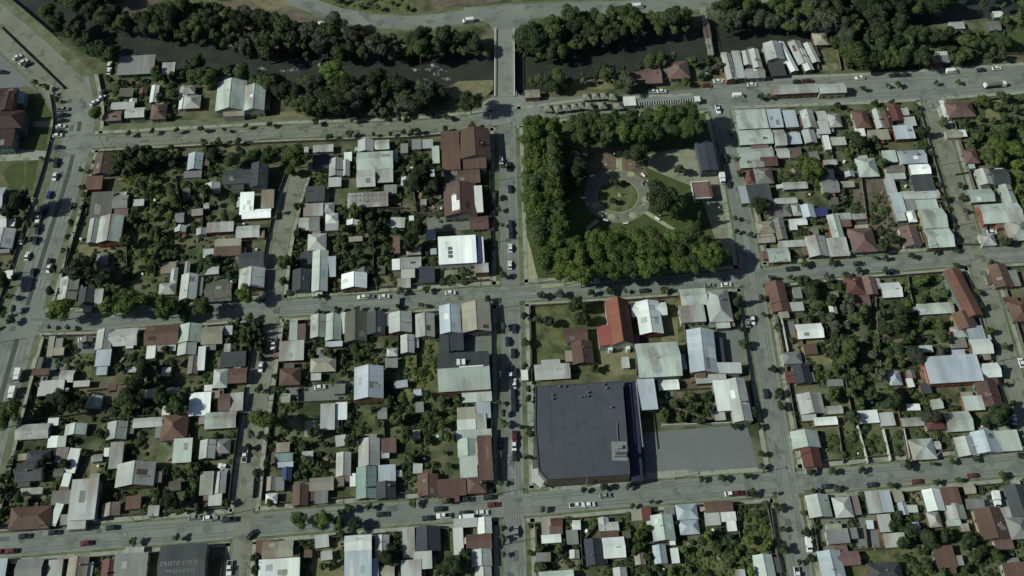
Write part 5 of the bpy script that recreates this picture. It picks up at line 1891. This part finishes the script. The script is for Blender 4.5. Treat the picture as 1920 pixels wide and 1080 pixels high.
# ------------------------------------------------------------------ street furniture
POLE = MB(); POLE.cyl(0,0,0,8.2,.16,.10,8); POLE = POLE.mesh('pole', [M['pole']])
ARM = MB(); ARM.box(-.95,-.06,7.6,.95,.06,7.72)
for x in (-.8,-.3,.3,.8): ARM.cyl(x,0,7.72,7.9,.05,.05,6)
ARM = ARM.mesh('crossarm', [M['bark']])
for k, step, side in (('main',17,-1),('mid',17,1),('low',17,1),('second',17,1),('right',17,1),('far',17,-1),('avenue',17,-1),('top',18,-1)):
    P = STW[k]; N = normals(P)
    for i in range(6, len(P)-2, step):
        q = P[i]+N[i]*side*(ST_[k][1]/2+.7); px, py = px_of((q.x, q.y, 0))
        if near_street(q, k)[0] < 1.5 or not (-20 < px < 1940 and -20 < py < 1100): continue
        t = P[min(i+1,len(P)-1)]-P[i]
        root = empty('utility_pole', (q.x, q.y, 0), math.atan2(t.y, t.x)+math.pi/2); mesh_obj('post', POLE, root); mesh_obj('crossarm', ARM, root)
        reg(root, 'utility pole', 'concrete utility pole', px, py, 'street', street=k, group='utility poles along the streets')
# thatched stalls by the bridge
M['thatch'] = mat('weathered thatch', g((.13,.13,.11)), g((.19,.19,.165)), 1.2, detail=6)
ST1 = MB(); ST1.add([(-2.1,-2.1,2.2),(2.1,-2.1,2.2),(2.1,2.1,2.2),(-2.1,2.1,2.2),(0,0,3.7)],[(0,1,4),(1,2,4),(2,3,4),(3,0,4),(3,2,1,0)]); ST1 = ST1.mesh('stall_roof', [M['thatch']])
ST2 = MB()
for x in (-1.7,1.7):
    for y in (-1.7,1.7): ST2.cyl(x,y,0,2.2,.08,.08,6)
ST2 = ST2.mesh('posts', [M['bark']])
ST3 = MB(); ST3.box(-1.5,-1.6,0,1.5,-1.0,.95); ST3 = ST3.mesh('counter', [M['fence']])
for px, py in [(1029,202),(1047,203),(1063,201),(1078,199),(1090,197),(1105,198),(1130,197),(1101,181),(1118,180),(1134,179),(1150,181),(1160,198)]:
    c = at(px, py, 2.4); root = empty('market_stall', (c.x, c.y, 0), ROT0+random.uniform(-.2,.2))
    for n_, me in (('stall_roof',ST1),('posts',ST2),('counter',ST3)): mesh_obj(n_, me, root)
    reg(root, 'market stall', 'small pyramid-roofed market stall', px, py, group='market stalls beside the bridge')
# pergola
c = at(1250,188,2.6); root = empty('pergola', (c.x, c.y, 0), ROT0+.02); w = 29
mb = MB(); mb.box(-w/2,-.1,2.5,w/2,1.9,2.65); mb.build('pergola_roof', M['roof_m'], root)
mb = MB()
for i in range(24): x = -w/2+1+i*(w-2)/23; mb.box(x-.12,-1.9,2.5,x+.12,-.1,2.62); 
mb.build('slats', M['white'], root)
mb = MB()
for i in range(8):
    for y in (-1.7,1.7): x = -w/2+.5+i*(w-1)/7; mb.box(x-.08,y-.08,0,x+.08,y+.08,2.5)
mb.build('posts', M['white'], root)
tag(root, 'long white-slatted pergola along the street above the park', 'pergola')
building(1302,181,1313,190,'f','w',h=2.8,name='kiosk',label='small white kiosk at the right end of the pergola above the park',cat='kiosk')
# park benches and lamps
BN1 = MB(); BN1.box(-1,-.25,.42,1,.25,.5); BN1 = BN1.mesh('seat', [M['white']])
BN2 = MB(); BN2.box(-1,.22,.55,1,.3,.95); BN2 = BN2.mesh('backrest', [M['white']])
BN3 = MB(); BN3.box(-.9,-.2,0,-.75,.2,.42); BN3.box(.75,-.2,0,.9,.2,.42); BN3 = BN3.mesh('legs', [M['kerb']])
for px, py, a in [(1083,291,-35),(1097,292,-25),(1110,332,20),(1094,373,0),(1126,405,-40),(1173,420,10),(1220,365,90),(1205,330,-50),(1172,288,90),(1232,412,-38),(1205,345,70),(1135,415,-20)]:
    c = at(px, py); root = empty('park_bench', (c.x, c.y, .1), R(a))
    for n_, me in (('seat',BN1),('backrest',BN2),('legs',BN3)): mesh_obj(n_, me, root)
    root.scale = (1.2,)*3
    reg(root, 'bench', 'pale park bench', px, py, group='benches round the park circle')
LP1 = MB(); LP1.cyl(0,0,0,4.2,.09,.06,8); LP1 = LP1.mesh('lamp_post', [M['steel']])
LP2 = MB(); LP2.cyl(0,0,4.2,4.65,.2,.28,10); LP2 = LP2.mesh('lamp_head', [M['white']])
for px, py in [(1135,320),(1180,320),(1212,350),(1205,395),(1135,412),(1100,395),(1235,415),(1150,300),(1300,330),(1345,400)]:
    c = at(px, py); root = empty('street_lamp', (c.x, c.y, 0)); mesh_obj('lamp_post', LP1, root); mesh_obj('lamp_head', LP2, root)
    reg(root, 'lamp', 'slim park lamp post', px, py, group='lamp posts in the park')
# centre piece of the round lawn
c = at(1163,366); root = empty('monument', (c.x, c.y, .13))
mb = MB(); mb.cyl(0,0,0,.5,1.1,.9,10); mb.build('plinth', M['walk'], root); mb = MB(); mb.cyl(0,0,.5,2.0,.3,.22,8); mb.cyl(0,0,2.0,2.5,.22,.05,8); mb.build('figure', M['bark'], root)
tag(root, 'small dark monument in the middle of the round park lawn', 'monument')
# rocks and white water
def rock_mesh(seed):
    bm = bmesh.new(); bmesh.ops.create_icosphere(bm, subdivisions=2, radius=1)
    for v in bm.verts: v.co *= 1+.35*noise.noise(v.co*1.4+Vector((seed*7,0,0))); v.co.z *= .6
    me = bpy.data.meshes.new('boulder'); bm.to_mesh(me); bm.free(); me.materials.append(M['rock']); return me
RK = [rock_mesh(i) for i in range(4)]
RP = [(493,128),(533,133),(548,131),(560,128),(565,122),(556,112),(520,112),(779,131),(806,130),(815,139),(798,150),(829,131),(812,122),(1077,107),(1085,120),(1192,77),(1257,60),(1062,85),(840,148),(600,122)]
for i, (px, py) in enumerate(RP):
    c = at(px, py, -2.6); o = mesh_obj('boulder', RK[i % 4], None); s = random.uniform(.5,1.1); o.location = (c.x, c.y, -2.7); o.scale = (s*1.4, s, s); o.rotation_euler.z = random.uniform(0,6)
    tag(o, 'pale boulder breaking the surface of the river', 'boulder', 'boulders in the river')
mb = MB(); rnd = random.Random(4)
for px, py in RP:
    for _ in range(5):
        c = at(px+rnd.uniform(-9,9), py+rnd.uniform(-3,3), -2.66); a = rnd.uniform(.15,.5); b = rnd.uniform(.5,1.5)
        if dist_poly(c.to_2d(), RIVER) > 9: continue
        n = 7; mb.add([(c.x+b*math.cos(i*6.283/n)*rnd.uniform(.6,1), c.y+a*math.sin(i*6.283/n)*rnd.uniform(.6,1), -2.66+rnd.uniform(0,.02)) for i in range(n)], [tuple(range(n))])
o = mb.build('river_foam', M['foam']); o['kind'] = 'stuff'; tag(o, 'white foam of the rapids on the dark river', 'foam')

# yard clutter: timber piles and water tanks
PILE = MB()
for i in range(4):
    for j in range(3-i//2): PILE.box(-1.4,-.8+j*.5,.0+i*.22,1.4,-.4+j*.5,.2+i*.22)
PILE = PILE.mesh('timber_pile', [mat('sawn timber', (.26,.22,.15), (.17,.15,.11), 1.5, coord='obj')])
TANK = MB(); TANK.cyl(0,0,0,1.5,.7,.7,14); TANK.cyl(0,0,1.5,1.75,.7,.25,14); TANK = TANK.mesh('water_tank', [M['white']])
random.seed(21)
for z in ['160,340 300,320 300,560 130,580','330,420 500,400 490,560 330,580','560,380 800,300 800,530 540,550','90,640 460,620 440,950 60,970','520,650 820,640 850,900 500,930','1440,300 1700,300 1780,450 1440,470','1480,560 1850,540 1880,850 1520,860','1020,980 1400,960 1440,1070 1020,1075','1540,940 1900,920 1900,1070 1560,1070','780,345 832,340 832,402 780,402']:
    for x, y in scatter(PP(z), 9 if '780,345' not in z else 2.5, .8, 9, 4):
        px, py = px_of((x, y, 0))
        if random.random() < .6:
            o = mesh_obj('timber_pile', PILE, None); o.location = (x, y, 0); o.rotation_euler.z = random.uniform(0,3); s = random.uniform(.5,1); o.scale = (s, s, s)
            reg(o, 'timber pile', 'pile of sawn timber', px, py, group='timber piles in the yards')
        else:
            o = mesh_obj('water_tank', TANK, None); o.location = (x, y, 0); s = random.uniform(.6,.95); o.scale = (s, s, s)
            reg(o, 'tank', 'white water tank', px, py, group='white water tanks in the yards')
# the 300 trees that show largest stay single; the rest is one mass
cand = [t for t in ALLT if not t['street'] and 'zone' in t]
fixed = [t for t in ALLT if not t['street'] and 'zone' not in t]
cand.sort(key=lambda t: -t['r'])
left = 298 - len(fixed); keepers, rest = cand[:left], cand[left:]
ZL = {}
for t in keepers:
    label, group, cc, r, rr, p = t['zone']; big = r > (rr[0]+rr[1])/2+.2
    d = label.replace('dark tree', 'tree').replace('bright green tree', 'tree')
    pre = ('large ' if big else 'smaller ') + KIND[cc] + ' '
    ZL.setdefault((pre, d, group), []).append((p, t['root']))
for (pre, d, group), L_ in ZL.items():
    L_.sort(key=lambda e: e[0][0])
    for i, (p, root) in enumerate(L_):
        lab = pre + d if len(L_) == 1 else f"{ORD[i]} {pre}{d}".replace(' tree ', ' tree from left ', 1)
        w = lab.split()
        if len(w) > 16: w = [x for x in w if x not in ('the',)]
        if len(w) > 16: w = [x for x in w if x not in ('garden', 'dense', 'wooded')]
        tag(root, ' '.join(w[:16]), 'tree', group)
import numpy as np
MI = {M['leaf_'+c].name: i for i, c in enumerate(('dark','mid','bright','grey'))}
VV, FF, MM, off = [], [], [], 0; cache = {}
bpy.context.view_layer.update()
def raw(me):
    if me.name not in cache:
        v = np.empty(len(me.vertices)*3, np.float32); me.vertices.foreach_get('co', v)
        ls = np.empty(len(me.loops), np.int32); me.loops.foreach_get('vertex_index', ls)
        st = np.empty(len(me.polygons), np.int32); me.polygons.foreach_get('loop_total', st)
        cache[me.name] = (v.reshape(-1, 3), ls, st)
    return cache[me.name]
LT = []
for t in rest:
    for o in (t['crown'], t['trunk']):
        v, ls, st = raw(o.data); mw = np.array(o.matrix_world)
        VV.append(v @ mw[:3, :3].T + mw[:3, 3]); FF.append(ls + off); LT.append(st); off += len(v)
        MM.append(np.full(len(st), MI.get(o.data.materials[0].name, 4), np.int32))
    for o in (t['crown'], t['trunk'], t['root']): bpy.data.objects.remove(o)
if rest:
    VV = np.concatenate(VV); FF = np.concatenate(FF); LT = np.concatenate(LT); MM = np.concatenate(MM)
    me = bpy.data.meshes.new('woodland'); me.vertices.add(len(VV)); me.vertices.foreach_set('co', VV.astype(np.float32).ravel())
    me.loops.add(len(FF)); me.loops.foreach_set('vertex_index', FF.astype(np.int32))
    me.polygons.add(len(LT)); ls_ = np.zeros(len(LT), np.int32); ls_[1:] = np.cumsum(LT)[:-1]; me.polygons.foreach_set('loop_start', ls_); me.polygons.foreach_set('loop_total', LT)
    me.polygons.foreach_set('material_index', MM)
    for c in ('dark','mid','bright','grey'): me.materials.append(M['leaf_'+c])
    me.materials.append(M['bark']); me.update(calc_edges=True); me.validate()
    o = mesh_obj('woodland', me); o['kind'] = 'stuff'; tag(o, 'mass of smaller leafy trees filling the river woods and the back gardens', 'woodland')
print('trees', len(fixed), len(keepers), len(rest))
finish_labels()
print('objects', len(bpy.data.objects), 'regs', len(REG))
